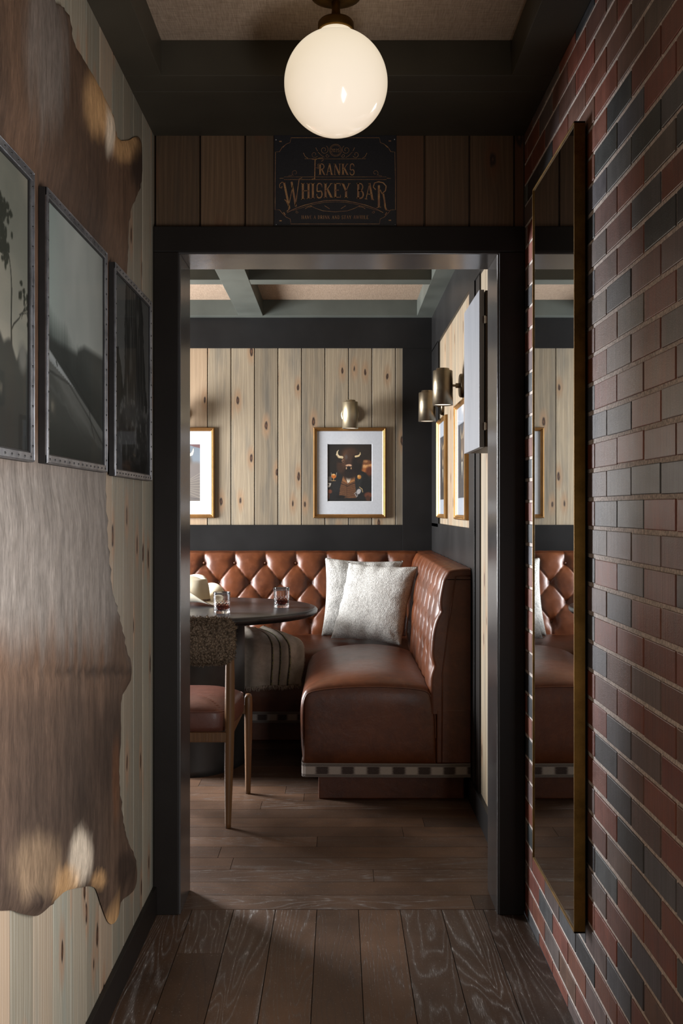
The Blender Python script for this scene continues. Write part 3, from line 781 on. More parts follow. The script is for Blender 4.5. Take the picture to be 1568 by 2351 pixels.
def hide_col(Y, z):
    px = 778 + XH * F / Y; py = 1168 - (z - EYE) * F / Y
    nz = noise.noise(Vector((Y * 3, z * 1.2, 0))); nf = noise.noise(Vector((Y * 28, z * 4, 3)))
    c = BR * (1 + .25 * nf)
    c = c * (1 - .8 * sm(-.3, .35, nz)) + DK * .8 * sm(-.3, .35, nz)
    g = sm(960, 1120, py) * (1 - sm(1380, 1560, py + 60 * nf)); c = c * (1 - .85 * g) + GY * (.85 + .25 * nf) * .85 * g  # grey mid band: the hide's own tone plus a light sheen painted in
    lo_ = sm(1480, 1600, py); c = c * (1 - .35 * lo_) + np.array(rgb(96, 80, 68)) * .35 * lo_ * (1 + .5 * nf)
    g2 = sm(1560, 1640, py) * (1 - sm(1850, 2000, py)); c = c * (1 - .4 * g2) + DK * .4 * g2 * (1.2 + nf)
    def bl(cx, cy, rx, ry, col, k, c):
        d = math.hypot((px - cx) / rx, (py - cy) / ry) + .2 * nf
        w = k * (1 - sm(.5, 1.1, d)); return c * (1 - w) + col * w
    c = bl(225, 235, 45, 95, TAN, .7, c); c = bl(243, 300, 14, 65, WH, .75, c); c = bl(285, 335, 40, 45, TAN, .7, c)
    c = bl(100, 80, 60, 260, GY * .8, .5, c); c = bl(315, 385, 22, 60, DK, .8, c)
    c = bl(180, 1975, 32, 75, WH, .75, c); c = bl(150, 2030, 40, 50, TAN, .6, c); c = bl(80, 1990, 70, 90, np.array(rgb(150, 125, 98)), .5, c); c = bl(72, 2070, 16, 26, DK, .9, c)
    c = bl(285, 2000, 30, 60, DK * 1.1, .85, c); c = bl(262, 2108, 18, 30, TAN * .9, .9, c); c = bl(225, 2020, 18, 26, TAN, .6, c)
    c = bl(272, 1470, 30, 70, BR * .9, .7, c); c = bl(245, 1720, 45, 130, DK, .55, c); c = bl(262, 1790, 14, 120, OR, .2, c)
    c = bl(230, 1541, 130, 11, DK * .6, .55, c)
    return c
hv = []; hc = []
for v in vo:
    d = edist(v.x, v.y); base = .0035 + .006 * (1 - math.exp(-d / .02))
    px = 778 + XH * F / v.x; py = 1168 - (v.y - EYE) * F / v.x
    fold = .010 * (1 - math.exp(-d / .04)) * (noise.noise(Vector((v.x * 6, v.y * 1.6, 7))) * .5 + .5)
    near_pic = max(sm(1.955, 2.07, v.y), 1 - sm(1.27, 1.39, v.y))
    crease = -.004 * math.exp(-((py - 1541) / 9) ** 2) if py > 1400 else 0
    curl = .018 * math.exp(-(((px - 72) / 22) ** 2 + ((py - 2075) / 30) ** 2)) + .014 * math.exp(-(((px - 300) / 14) ** 2 + ((py - 2010) / 60) ** 2)) + .012 * math.exp(-(((px - 290) / 14) ** 2 + ((py - 1540) / 30) ** 2)) + .012 * math.exp(-(((px - 245) / 20) ** 2 + ((py - 290) / 60) ** 2))
    x = XL + min(base, .0045) + (max(0, base - .0045) + fold + curl + crease) * near_pic
    hv.append((max(x, XL + .002), v.x, v.y)); hc.append(tuple(hide_col(v.x, v.y)))
def fur_mat():
    t = NT('short_cow_hair'); co = t.coord(); c = t.attr()['Color']
    f = t.noise(t.mapp(co, (1, 260, 34)), 1, 5, .65, .6); g = t.noise(t.mapp(co, (1, 48, 13)), 1, 5, .65); b = t.noise(co, 5, 3)
    c = t.mix(1.0, c, t.ramp(f, [(.25, (.55,) * 3), (.75, (1.45,) * 3)]), 'MULTIPLY')
    c = t.mix(1.0, c, t.ramp(g, [(.3, (.72, .70, .68)), (.7, (1.25,) * 3)]), 'MULTIPLY')
    h = t.math('MULTIPLY_ADD', g, 1.2, f)
    return t.pbr(c, .6, 0, t.bump(t.math('MULTIPLY_ADD', b, 1.0, h), .3, .002), Specular_IOR_Level=.3)
me = bpy.data.meshes.new('cowhide'); me.from_pydata(hv, [], [tuple(f) for f in fo])
ca = me.color_attributes.new('Col', 'FLOAT_COLOR', 'POINT'); ca.data.foreach_set('color', [q for c in hc for q in (c[0], c[1], c[2], 1)])
bm = bmesh.new(); bm.from_mesh(me); bmesh.ops.recalc_face_normals(bm, faces=bm.faces)
if bm.faces and sum(f.normal.x for f in bm.faces) < 0: bmesh.ops.reverse_faces(bm, faces=bm.faces)
bm.to_mesh(me); bm.free()
hd = obj_from_mesh('cowhide', me, fur_mat(), None, True)
tag(hd, 'brown and grey cowhide hung on the plank wall behind the photographs', 'cowhide')

# ---- mirror -------------------------------------------------------------
mr = tag(empty('wall_mirror', (.566, 2.67, .288)), 'tall narrow brass framed mirror on the brick wall', 'mirror')
y0, y1, H = -.26, .26, 1.955
mb = MB()
for a, b in (((0, y0, 0), (.027, y0 + .005, H)), ((0, y1 - .005, 0), (.027, y1, H)), ((0, y0, 0), (.027, y1, .005)), ((0, y0, H - .005), (.027, y1, H))): mb.box(a, b)
mb.build('frame', M['brass_old'], mr, bevel=.0008)
mb = MB(); mb.add([(.003, y0 + .004, .004), (.003, y1 - .004, .004), (.003, y1 - .004, H - .004), (.003, y0 + .004, H - .004)], [(3, 2, 1, 0)]); mb.build('mirror_glass', M['mirror'], mr)
mb = MB(); mb.box((.006, y0 + .02, .02), (.033, y1 - .02, H - .02)); mb.build('backing', M['black_wood'], mr)

# ================================================================== SNUG
# wall cabinet
cb = tag(empty('wall_cabinet', (.5, 3.785, 1.529)), 'small grey stained hinged wall cabinet by the doorway', 'cabinet')
grey = wood_planks('grey_cerused_oak', [(.24, .25, .275), (.34, .355, .38), (.15, .155, .175), (.20, .21, .235), (.27, .27, .29)], knots=False, rough=.4, vary=.1)
brownw = wood_planks('brown_oak_edge', [(.05, .033, .02), (.07, .045, .027), (.03, .02, .012), (.045, .03, .02), (.06, .035, .02)], knots=False, rough=.5, vary=.1)
mb = MB(); mb.box((0, -.215, 0), (.018, .215, .562), (.3, .2, .5)); mb.build('door', grey, cb, col=True, bevel=.0015)
mb = MB(); mb.box((.022, -.213, .002), (.100, .213, .56), (.3, .2, .5)); mb.build('carcass', brownw, cb, col=True, bevel=.0015)
for z in (.075, .455):
    mb = MB(); mb.tube([(.0195, -.2165, z - .014), (.0195, -.2165, z + .014)], .0028, 10); mb.box((.012, -.2165, z - .012), (.027, -.2148, z + .012)); mb.build('hinge', M['chrome'], cb)

# gold picture frames
def gold_frame(name, loc, rz, w, h, paint, label, aw=.283, ah=.365, az=.105, matm='mat', group='gold framed animal portraits in the snug'):
    """local: x right, y into the wall, z up; origin at bottom centre of the back"""
    t = tag(empty(name, loc, (0, 0, rz)), label, 'framed picture', group)
    fw = .024; hw = w / 2
    prof = [(0, 0), (0, -.012), (.004, -.020), (.009, -.021), (.013, -.016), (.017, -.017), (.020, -.013), (.024, -.010), (.024, 0)]
    mb = MB(); n = len(prof)
    corners = [(-hw, 0, 1, 1), (hw, 0, -1, 1), (hw, h, -1, -1), (-hw, h, 1, -1)]
    vs = [(cx + sx * a, d, cz + sz * a) for cx, cz, sx, sz in corners for a, d in prof]
    fs = [(j * n + i, j * n + i + 1, ((j + 1) % 4) * n + i + 1, ((j + 1) % 4) * n + i) for j in range(4) for i in range(n - 1)]
    mb.add(vs, fs); mb.build('frame', M['gold'], t)
    mb = MB(); b = az; a2 = aw / 2
    z0, z1 = b, b + ah
    q = [(-hw + .02, fw - .004), (hw - .02, fw - .004), (hw - .02, h - .02), (-hw + .02, h - .02)]; r = [(-a2, z0), (a2, z0), (a2, z1), (-a2, z1)]
    vs = [(x, -.0075, z) for x, z in q] + [(x, -.0075, z) for x, z in r] + [(x * .985, -.0045, (z - (z0 + z1) / 2) * .985 + (z0 + z1) / 2) for x, z in r]
    mb.add(vs, [(i, (i + 1) % 4, 4 + (i + 1) % 4, 4 + i) for i in range(4)] + [(4 + i, 4 + (i + 1) % 4, 8 + (i + 1) % 4, 8 + i) for i in range(4)])
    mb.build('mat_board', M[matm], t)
    paint.mesh('print', lambda u, v: (-a2 + u * aw, -.0040, z1 - v * ah), M['art'], t)
    mb = MB(); mb.add([(-hw + .02, -.0095, .02), (hw - .02, -.0095, .02), (hw - .02, -.0095, h - .02), (-hw + .02, -.0095, h - .02)], [(0, 1, 2, 3)]); mb.build('glazing', M['pane'], t)
    return t

def bull():
    p = Paint(190, 245, (30, 25, 21), 9)
    # coordinates: zoomed crop px -> 0..1
    Q = lambda x, y: ((x - 392) / 763., (y - 975) / 985.)
    def B(x, y, rx, ry, col, soft=.3, rot=0, k=1.): c = Q(x, y); p.blob(c[0], c[1], rx / 763., ry / 985., col, soft, rot, k)
    def L(P, w, col, k=1., soft=.004): p.line([Q(*q) for q in P], [v / 985. for v in w] if isinstance(w, list) else w / 985., col, k, soft)
    def G(P, col, k=1., wob=.01): p.poly([Q(*q) for q in P], col, k, wob)
    p.put((p.x - .55) * 1.6, (52, 38, 27), .8); p.put(p.noise(8, 9) - .45, (60, 46, 34), .5)
    B(1060, 1380, 130, 85, (168, 98, 50), .35); B(1060, 1350, 100, 35, (232, 176, 118), .7, -.1, .8); B(1050, 1290, 100, 45, (120, 72, 42), .4, 0, .9); B(1045, 1275, 40, 20, (170, 120, 78), .6); B(1110, 1440, 60, 80, (96, 48, 28), .6)
    G([(395, 1780), (470, 1720), (470, 1560), (560, 1450), (680, 1420), (900, 1400), (1040, 1470), (1120, 1560), (1155, 1700), (1155, 1960), (395, 1960)], (29, 27, 26))
    G([(620, 1600), (700, 1500), (860, 1500), (880, 1600), (890, 1900), (590, 1900)], (112, 74, 48)); 
    for k in range(7): L([(600, 1660 + k * 32), (700, 1680 + k * 34), (860, 1655 + k * 32)], 7, (72, 46, 30), .8)
    L([(722, 1660), (722, 1890)], 6, (60, 38, 26)); L([(600, 1640), (730, 1700), (860, 1640)], 10, (46, 32, 24))
    G([(680, 1480), (740, 1650), (850, 1560), (840, 1480)], (238, 222, 200)); G([(660, 1500), (640, 1600), (735, 1655), (690, 1580)], (168, 112, 70)); G([(800, 1550), (865, 1540), (860, 1610), (760, 1650)], (176, 120, 72))
    G([(560, 1440), (680, 1430), (630, 1640), (590, 1800), (500, 1800), (470, 1700)], (34, 33, 33)); G([(880, 1420), (1010, 1500), (960, 1700), (880, 1860), (860, 1600)], (38, 37, 36))
    L([(880, 1430), (960, 1600), (870, 1860)], 4, (64, 60, 56), .8)
    # head
    B(770, 1330, 205, 250, (44, 30, 22), .25); B(770, 1150, 150, 110, (60, 38, 25), .5); B(620, 1360, 70, 110, (70, 46, 32), .6, 0, .8); B(700, 1230, 60, 130, (92, 62, 44), .7, .1, .8); B(760, 1280, 60, 170, (64, 44, 34), .6); B(900, 1320, 90, 170, (28, 20, 17), .5)
    B(610, 1260, 52, 40, (36, 26, 22), .4, .3); B(950, 1270, 55, 38, (40, 28, 22), .4, -.3); B(757, 1480, 75, 70, (36, 27, 22), .5)
    L([(640, 1205), (590, 1200), (556, 1160), (560, 1110), (585, 1080)], [46, 42, 34, 20, 6], (226, 206, 168)); L([(640, 1225), (580, 1215), (550, 1170)], 8, (120, 92, 62), .7)
    L([(875, 1190), (925, 1180), (950, 1150), (950, 1118)], [34, 30, 20, 6], (214, 190, 146))
    B(655, 1265, 20, 24, (150, 112, 84), .5); B(660, 1270, 11, 10, (16, 12, 10), .5); B(850, 1260, 12, 12, (12, 9, 8), .5); B(710, 1200, 26, 45, (90, 88, 92), .8, 0, .6)
    B(755, 1345, 52, 22, (222, 176, 142), .5); B(755, 1385, 46, 30, (28, 20, 18), .4); B(716, 1392, 10, 20, (204, 166, 130), .5); B(796, 1392, 9, 18, (196, 156, 118), .5); B(757, 1430, 60, 22, (30, 23, 20), .5)
    # glass in hand
    L([(455, 1470), (460, 1530), (495, 1565), (540, 1530), (548, 1468)], 6, (196, 186, 170)); B(500, 1530, 42, 34, (206, 112, 40), .4); B(495, 1500, 30, 14, (236, 186, 120), .6); L([(497, 1565), (497, 1600)], 10, (216, 160, 96)); L([(460, 1606), (530, 1604)], 8, (200, 160, 110))
    for k in range(4): L([(405, 1545 + k * 22), (460, 1540 + k * 18)], 11, (128, 120, 112), .9)
    G([(398, 1640), (455, 1650), (440, 1700), (400, 1725)], (190, 178, 164)); G([(398, 1650), (420, 1670), (400, 1700)], (36, 34, 36))
    B(935, 1540, 34, 36, (206, 136, 62), .5); B(920, 1525, 14, 14, (240, 196, 120), .6); L([(925, 1570), (915, 1605)], 6, (88, 86, 50))
    B(925, 1790, 36, 50, (196, 190, 188), .5, .5); L([(940, 1715), (985, 1750), (995, 1800)], 12, (200, 170, 122)); L([(870, 1840), (890, 1880)], 14, (170, 164, 160)); L([(905, 1830), (905, 1870)], 12, (160, 154, 150)); L([(850, 1830), (880, 1800)], 10, (180, 172, 168))
    B(430, 1790, 42, 34, (120, 66, 44), .5); B(1090, 1850, 70, 48, (112, 62, 42), .5); B(1085, 1905, 40, 50, (78, 46, 32), .5); B(410, 1870, 20, 50, (92, 52, 36), .6); B(620, 1880, 80, 26, (22, 18, 16), .4)
    p.im *= (.86 + .28 * p.noise(50, 60)[..., None]); p.im *= .9
    return p
def horned():
    p = Paint(150, 195, (96, 104, 112), 12)
    p.put(p.noise(3, 4) * 1.4 - .4, (112, 118, 126), .7); p.poly([(.62, -.02), (1.02, -.02), (1.02, .08), (.85, .05)], (92, 66, 66))
    p.blob(.55, .36, .26, .26, (72, 62, 54), .3); p.blob(.55, .5, .18, .22, (60, 50, 44), .4); p.line([(.72, .2), (.80, .18), (.83, .13), (.84, .08)], [.05, .04, .025, .005], (222, 206, 178)); p.line([(.38, .2), (.30, .18), (.27, .13), (.26, .08)], [.05, .04, .025, .005], (222, 206, 178))
    p.blob(.75, .75, .45, .42, (96, 88, 82), .25); p.blob(.92, .48, .2, .16, (98, 90, 86), .5)
    for k in range(9): p.line([(.60, .74), (.70 + .05 * math.cos(k), .62 + .028 * k), (1.0, .50 + .055 * k)], .006, (150, 140, 124), .6)
    for k in range(5): p.line([(.62, .84 + .02 * k), (.8, .93 + .01 * k), (1, .96)], .006, (68, 62, 60), .7)
    return p
def dark_portrait(seed):
    p = Paint(120, 155, (38, 40, 48), seed)
    p.put(p.noise(5, 8) - .4, (60, 58, 62), .7); p.blob(.5, .62, .42, .5, (26, 25, 28), .3); p.blob(.5, .32, .18, .2, (86, 68, 50), .4); p.line([(.38, .2), (.3, .12), (.32, .03)], [.03, .02, .006], (196, 176, 140)); p.line([(.62, .2), (.7, .12), (.68, .03)], [.03, .02, .006], (196, 176, 140))
    p.blob(.5, .42, .07, .06, (150, 128, 100), .5); p.poly([(.44, .52), (.56, .52), (.5, .75)], (190, 180, 160), wob=.02); p.line([(.3, .7), (.4, .95)], .02, (120, 96, 60), .8)
    return p
gold_frame('framed_picture', (.069, Y_BACK - .0005, 1.251), 0, .462, .574, bull(), 'gold framed portrait of a seated bison in a suit, centred under a sconce', az=.105)
gold_frame('framed_picture', (-1.018, Y_BACK - .0005, 1.251), 0, .462, .574, horned(), 'gold framed portrait of a horned grey animal, cut off by the left door jamb')
gold_frame('framed_picture', (XR - .0005, 4.845, 1.256), -PI / 2, .44, .574, dark_portrait(21), 'gold framed dark portrait seen edge on beside the wall cabinet', aw=.27, matm='mat_dimmed')
gold_frame('framed_picture', (XR - .0005, 5.742, 1.256), -PI / 2, .44, .574, dark_portrait(22), 'gold framed dark portrait seen edge on nearest the far corner', aw=.27, matm='mat_dimmed')

# sconces --------------------------------------------------------------
M['bulb'] = emis('frosted_lamp_opening', (1.0, .90, .74), 2.2)
def make_sconce(loc, rz, label, m, reach):
    t = tag(empty('wall_sconce', loc, (0, 0, rz)), label, 'wall light', 'cylinder picture sconces')
    # local: wall at y = 0, lamp towards -y ; origin at wall, height of arm
    mb = MB(); mb.lathe([(0, 0), (.056, 0), (.058, .003), (.057, .014), (.052, .018), (0, .018)], 40, Matrix.Rotation(PI / 2, 4, 'X')); mb.build('backplate', m, t, smooth=False, bevel=0)
    mb = MB(); mb.tube([(0, -.016, 0), (0, -.036, 0)], .012, 20); mb.tube([(0, -.034, 0), (0, -reach + .046, 0)], .006, 12); mb.build('arm', m, t, smooth=False)
    mb = MB(); mb.lathe([(0, .089), (.030, .089), (.032, .087), (.032, .078), (.045, .078), (.0475, .075), (.0495, -.089), (.0475, -.089), (.0455, .070), (0, .070)], 48, Matrix.Translation((0, -reach, -.006)))
    s = mb.build('shade', m, t, bevel=0)
    for po in s.data.polygons: po.use_smooth = abs(po.normal.z) < .3
    mb = MB(); mb.lathe([(.0465, -.084), (.02, -.0835), (0, -.0835)], 32, Matrix.Translation((0, -reach, -.006))); mb.build('diffuser', M['bulb'], t)
    ld = bpy.data.lights.new('sconce_lamp', 'SPOT'); ld.energy = .55; ld.color = (1, .72, .45); ld.spot_size = math.radians(115); ld.spot_blend = .6; ld.shadow_soft_size = .03
    lo = bpy.data.objects.new('sconce_lamp', ld); COL.objects.link(lo); lo.parent = t; lo.location = (0, -reach, -.105)
    return t
make_sconce((.071, Y_BACK, 1.905), 0, 'satin brass cylinder sconce above the bison portrait', M['brass'], .104)
make_sconce((-1.018, Y_BACK, 1.905), 0, 'satin brass cylinder sconce above the horned animal portrait, behind the door jamb', M['brass'], .104)
make_sconce((XR, 4.84, 1.905), -PI / 2, 'dark bronze cylinder sconce beside the wall cabinet, the nearer of two on the right', M['bronze'], .098)
make_sconce((XR, 5.75, 1.905), -PI / 2, 'dark bronze cylinder sconce nearest the far corner, the farther of two on the right', M['bronze'], .094)

# ---- banquette ---------------------------------------------------------
bq = tag(empty('banquette', (-.1, 5.5, 0)), 'cognac leather corner banquette with diamond tufted back', 'banquette')
BO = Vector((-.1, 5.5, 0))
def bq_build(mb, name, m, **k):
    mb.v = [(v[0] - BO.x, v[1] - BO.y, v[2] - BO.z) for v in mb.v]
    return mb.build(name, m, bq, **k)
PIT, ROW, ZR = .19, .1195, .972
def tuft(s, z, ph):
    a = (s - ph) / PIT; b = (z - ZR) / ROW
    if b > 0 or b < -3:
        if b > 0: pu = abs(math.sin(PI * a)); bb_ = b
        else: pu = abs(math.sin(PI * (a - 1.5))); bb_ = -3 - b
        pv = pu; dd = 2 * pu * pu + .5 * (PI * bb_) ** 2
    else:
        u = a + b / 2; v = a - b / 2
        pu = abs(math.sin(PI * u)); pv = abs(math.sin(PI * v)); dd = pu * pu + pv * pv
    crease = (1 - math.exp(-pu / .055)) * (1 - math.exp(-pv / .055))
    return .20 * (pu * pv) ** .6 + .20 * crease + .60 * (1 - math.exp(-dd / .34))
def prof_back(t):
    """t 0..1 -> (thickness from the wall, z, outward normal (thickness, z))"""
    P = [(.165, .40), (.168, .52), (.165, .60), (.150, .75), (.128, .88), (.105, .985), (.088, 1.022), (.062, 1.038), (.035, 1.041), (.0, 1.041)]
    L = [0]
    for a, b in zip(P, P[1:]): L.append(L[-1] + math.hypot(b[0] - a[0], b[1] - a[1]))
    d = t * L[-1]
    for i in range(len(P) - 1):
        if d <= L[i + 1] + 1e-9:
            f = (d - L[i]) / (L[i + 1] - L[i]); break
    i = min(i, len(P) - 2)
    # smooth tangent
    def tan(j): a = P[max(j - 1, 0)]; b = P[min(j + 1, len(P) - 1)]; v = Vector((b[0] - a[0], b[1] - a[1])); return v.normalized()
    tg = (tan(i) * (1 - f) + tan(i + 1) * f).normalized()
    p0 = Vector(P[i]).lerp(Vector(P[i + 1]), f)
    return p0, Vector((tg.y, -tg.x))
def backrest(s0, s1, ph, fn, name='backrest'):
    ns = int((s1 - s0) / .0062); nt = 120; mb = MB()
    def P(i, j):
        s = s0 + (s1 - s0) * i / (ns - 1); p0, nn = prof_back(j / (nt - 1.))
        fade = 1 - .80 * sm(.100, .055, p0.x)
        tf = tuft(s, p0.y, ph); tf += (.8 - tf) * (.45 * math.exp(-(s - 4.457) / .03) if abs(s0 - 4.457) < 1e-6 else 0); h = (.034 * tf - .010) * fade
        wr = .0016 * noise.noise(Vector((s * 22, p0.y * 22, ph * 9)))
        q = p0 + nn * (h + wr)
        return fn(s, max(q.x, 0.0), q.y)
    mb.grid(P, ns, nt)
    return bq_build(mb, name, M['leather'], smooth=True)
YB = Y_BACK - .014; XB = XR - .016
backrest(-1.95, .585, -.838, lambda s, th, z: (s, YB - th, z))
backrest(4.457, 6.30, 4.457 + PIT / 2, lambda s, th, z: (XB - th, s, z))
# buttons
bb = MB(); bb.lathe([(0, .006), (.006, .005), (.0095, .001), (.010, -.004)], 16); btn = None
def put_button(loc, rot):
    global btn
    if btn is None:
        btn = bb.build('button', M['leather'], bq, smooth=True); o = btn
    else:
        o = btn.copy(); COL.objects.link(o)
    o.parent = bq; o.location = Vector(loc) - BO; o.rotation_euler = rot
def th_at(z):
    best = min((prof_back(i / 200.)[0] for i in range(150)), key=lambda p: abs(p.y - z)); return best.x
for r in range(4):
    z = ZR - r * ROW; th = th_at(z) - .008
    for k in range(-3, 8):
        x = -.838 + PIT * (k + (.5 if r % 2 else 0))
        if x < .40: put_button((x, YB - th, z), (PI / 2, 0, 0))
    for k in range(0, 10):
        y = 4.457 + PIT * (k + (.5 if r % 2 == 0 else 0)) - (0)
        if 4.5 < y < 6.1: put_button((XB - th, y, z), (0, -PI / 2, 0))
# end panel of the right back
mb = MB(); pr = [prof_back(i / 40.)[0] for i in range(41)]
def tp(p):   # follow the tufted outline on the near end
    return p.x
pr2 = [prof_back(i / 119.) for i in range(120)]
out = []
for p0, nn in pr2:
    tf = tuft(4.457, p0.y, 4.457 + PIT / 2); tf += (.8 - tf) * .45; h = (.034 * tf - .010) * (1 - .80 * sm(.100, .055, p0.x)); q = p0 + nn * h; out.append((max(q.x, 0), q.y))
n = len(out)
nr = 6
def PE(i, j):
    # rounded leather end turning from the tufted front into the flat end
    f = j / (nr - 1.); a = f * PI / 2; th, z = out[i]; ins = .016 * (1 - math.cos(a)); 
    return (XB - max(th - ins, 0), 4.457 - .016 * math.sin(a), z - (ins if z > 1.0 else 0) * .6)
mb.grid(PE, n, nr)
inner = [(max(th - .016, 0), z - (.0096 if z > 1.0 else 0)) for th, z in out]
vs = [(XB - th, 4.441, z) for th, z in inner] + [(XB, 4.441, z) for th, z in inner]
mb.add(vs, [(i, i + 1, n + i + 1, n + i) for i in range(n - 1)])
bq_build(mb, 'end_panel', M['leather'], smooth=True)
mb = MB(); mb.box((XB - .150, 4.4395, .18), (XB + .003, 4.46, .42)); bq_build(mb, 'end_panel', M['leather'], bevel=.006)
# raised welt lines on the end
mb = MB(); mb.tube([(XB - .066, 4.439, 1.012), (XB - .10, 4.439, .78), (XB - .125, 4.439, .58), (XB - .128, 4.439, .18)], .0028, 8)
mb.tube([(XB - .066, 4.439, 1.012), (XB - .03, 4.439, 1.014), (XB + .002, 4.439, 1.012)], .0028, 8)
bq_build(mb, 'piping', M['leather'], smooth=True)
mb = MB(); mb.tube([(XB - .066, 4.4405, 1.01), (XB - .10, 4.4405, .78), (XB - .125, 4.4405, .58), (XB - .128, 4.4405, .18)], .0012, 6)

# right-hand seat block
X0, X1, YN, YE = -.172, .448, 4.457, 5.66
XS = [(X0 + .012, .178), (X0 + .003, .26), (X0, .36), (X0 + .001, .43), (X0 + .008, .475), (X0 + .028, .508), (X0 + .060, .530), (X0 + .11, .548), (X0 + .18, .562), (X0 + .27, .571), (X0 + .36, .572), (X0 + .45, .563), (X0 + .52, .548), (X0 + .565, .528), (X0 + .59, .490), (X0 + .605, .44), (X0 + .612, .36), (X0 + .614, .178)]
def interp(P, n):
    L = [0]
    for a, b in zip(P, P[1:]): L.append(L[-1] + math.hypot(b[0] - a[0], b[1] - a[1]))
    out = []
    for k in range(n):
        d = L[-1] * k / (n - 1.); i = max(j for j in range(len(P) - 1) if L[j] <= d + 1e-9); f = (d - L[i]) / (L[i + 1] - L[i])
        # catmull-rom
        p0, p1, p2, p3 = (Vector(P[max(i - 1, 0)]), Vector(P[i]), Vector(P[i + 1]), Vector(P[min(i + 2, len(P) - 1)]))
        q = .5 * ((2 * p1) + (p2 - p0) * f + (2 * p0 - 5 * p1 + 4 * p2 - p3) * f * f + (3 * p1 - p0 - 3 * p2 + p3) * f ** 3)
        out.append((q.x, q.y))
    return out
XP = interp(XS, 90)
yl = [YN + .0, YN + .004, YN + .012, YN + .025, YN + .05, YN + .09, YN + .14, YN + .2, YN + .3, YN + .45, YN + .65, YN + .85, YE - .20, YE - .12, YE - .07, YE - .03, YE - .01, YE]
def PS(i, j):
    x, z = XP[i]; y = yl[j]; d = y - YN; e = YE - y
    f = (.42 + .58 * (1 - math.exp(-d / .075)))
    inset = .012 * math.exp(-d / .006) if d < .05 else 0
    cx = (X0 + X1) / 2
    if z > .5: z = .5 + (z - .5) * f
    z -= inset * (1 if z > .3 else 0)
    if e < .2 and z > .42: z = .42 + (z - .42) * max(0, math.sin(max(0, e) / .2 * PI / 2)) ** .5
    x = cx + (x - cx) * (1 - inset / .31)
    return (x, y - .010 * math.sin(min(1, max(0, (z - .18) / .36)) * PI) * math.exp(-d / .04), z)
mb = MB(); mb.grid(PS, 90, len(yl)); nn_ = 90
front = [PS(i, 0) for i in range(90)]; cc = (.135, YN - .012, .36)
# near face, slightly domed
def PFc(i, j):
    f = j / 7.; p = front[i]; c = (.138, YN, .30)
    return (p[0] + (c[0] - p[0]) * f, p[1] - .012 * math.sin(f * PI / 2), p[2] + (max(.18, c[2]) - p[2]) * f if p[2] > .181 else .178 + (c[2] - .178) * f * 0 + (.0) )
FP = [(front[i][0], front[i][2]) for i in range(90)]
xs0, xs1 = FP[0][0], FP[-1][0]
ncol, nrow = 40, 24
def topz(x):
    best = None
    for a, b in zip(FP, FP[1:]):
        if min(a[0], b[0]) - 1e-6 <= x <= max(a[0], b[0]) + 1e-6 and abs(a[0] - b[0]) > 1e-9:
            z = a[1] + (b[1] - a[1]) * (x - a[0]) / (b[0] - a[0]); best = z if best is None else max(best, z)
    return best or .45
def PF2(i, j):
    xl = X0 + .016 + (X1 - .018 - X0 - .016) * (.5 - .5 * math.cos(PI * i / (ncol - 1.)))
    zt = topz(xl); f = j / (nrow - 1.); z = .178 + (zt - .178) * f
    u = 2 * i / (ncol - 1.) - 1; v = 2 * f - 1
    return (xl, YN - .004 - .014 * (1 - u ** 4) * (1 - abs(v) ** 5), z)
mb.grid(PF2, ncol, nrow)
bq_build(mb, 'seat', M['leather'], smooth=True)
mb = MB(); mb.tube([(p[0], p[1] - .003, p[2]) for p in front[8:-8]], .0030, 8); bq_build(mb, 'piping', M['leather'], smooth=True)
# back seat along the rear wall
YS = [(5.582, .178), (5.573, .26), (5.570, .36), (5.571, .43), (5.580, .472), (5.602, .502), (5.65, .524), (5.74, .540), (5.85, .549), (6.0, .552), (6.12, .545), (6.20, .53), (6.24, .50)]
YP = interp(YS, 70)
xl = np.linspace(-1.95, .43, 90)
mb = MB(); mb.grid(lambda i, j: (xl[i], YP[j][0], YP[j][1] + (.004 * noise.noise(Vector((xl[i] * 4, YP[j][0] * 4, 2))) if YP[j][1] > .5 else 0)), 90, 70)
bq_build(mb, 'seat', M['leather'], smooth=True)
# plinths
mb = MB(); mb.box((-.092, 4.520, 0), (.566, 5.8, .13)); mb.box((-1.95, 5.66, 0), (.566, 6.33, .13)); bq_build(mb, 'plinth', M['leather'], bevel=.006)
mb = MB(); mb.box((X0 + .014, YN + .004, .118), (.582, 5.7, .185)); mb.box((-1.95, 5.586, .118), (.582, 6.33, .185)); bq_build(mb, 'base_frame', M['leather'])
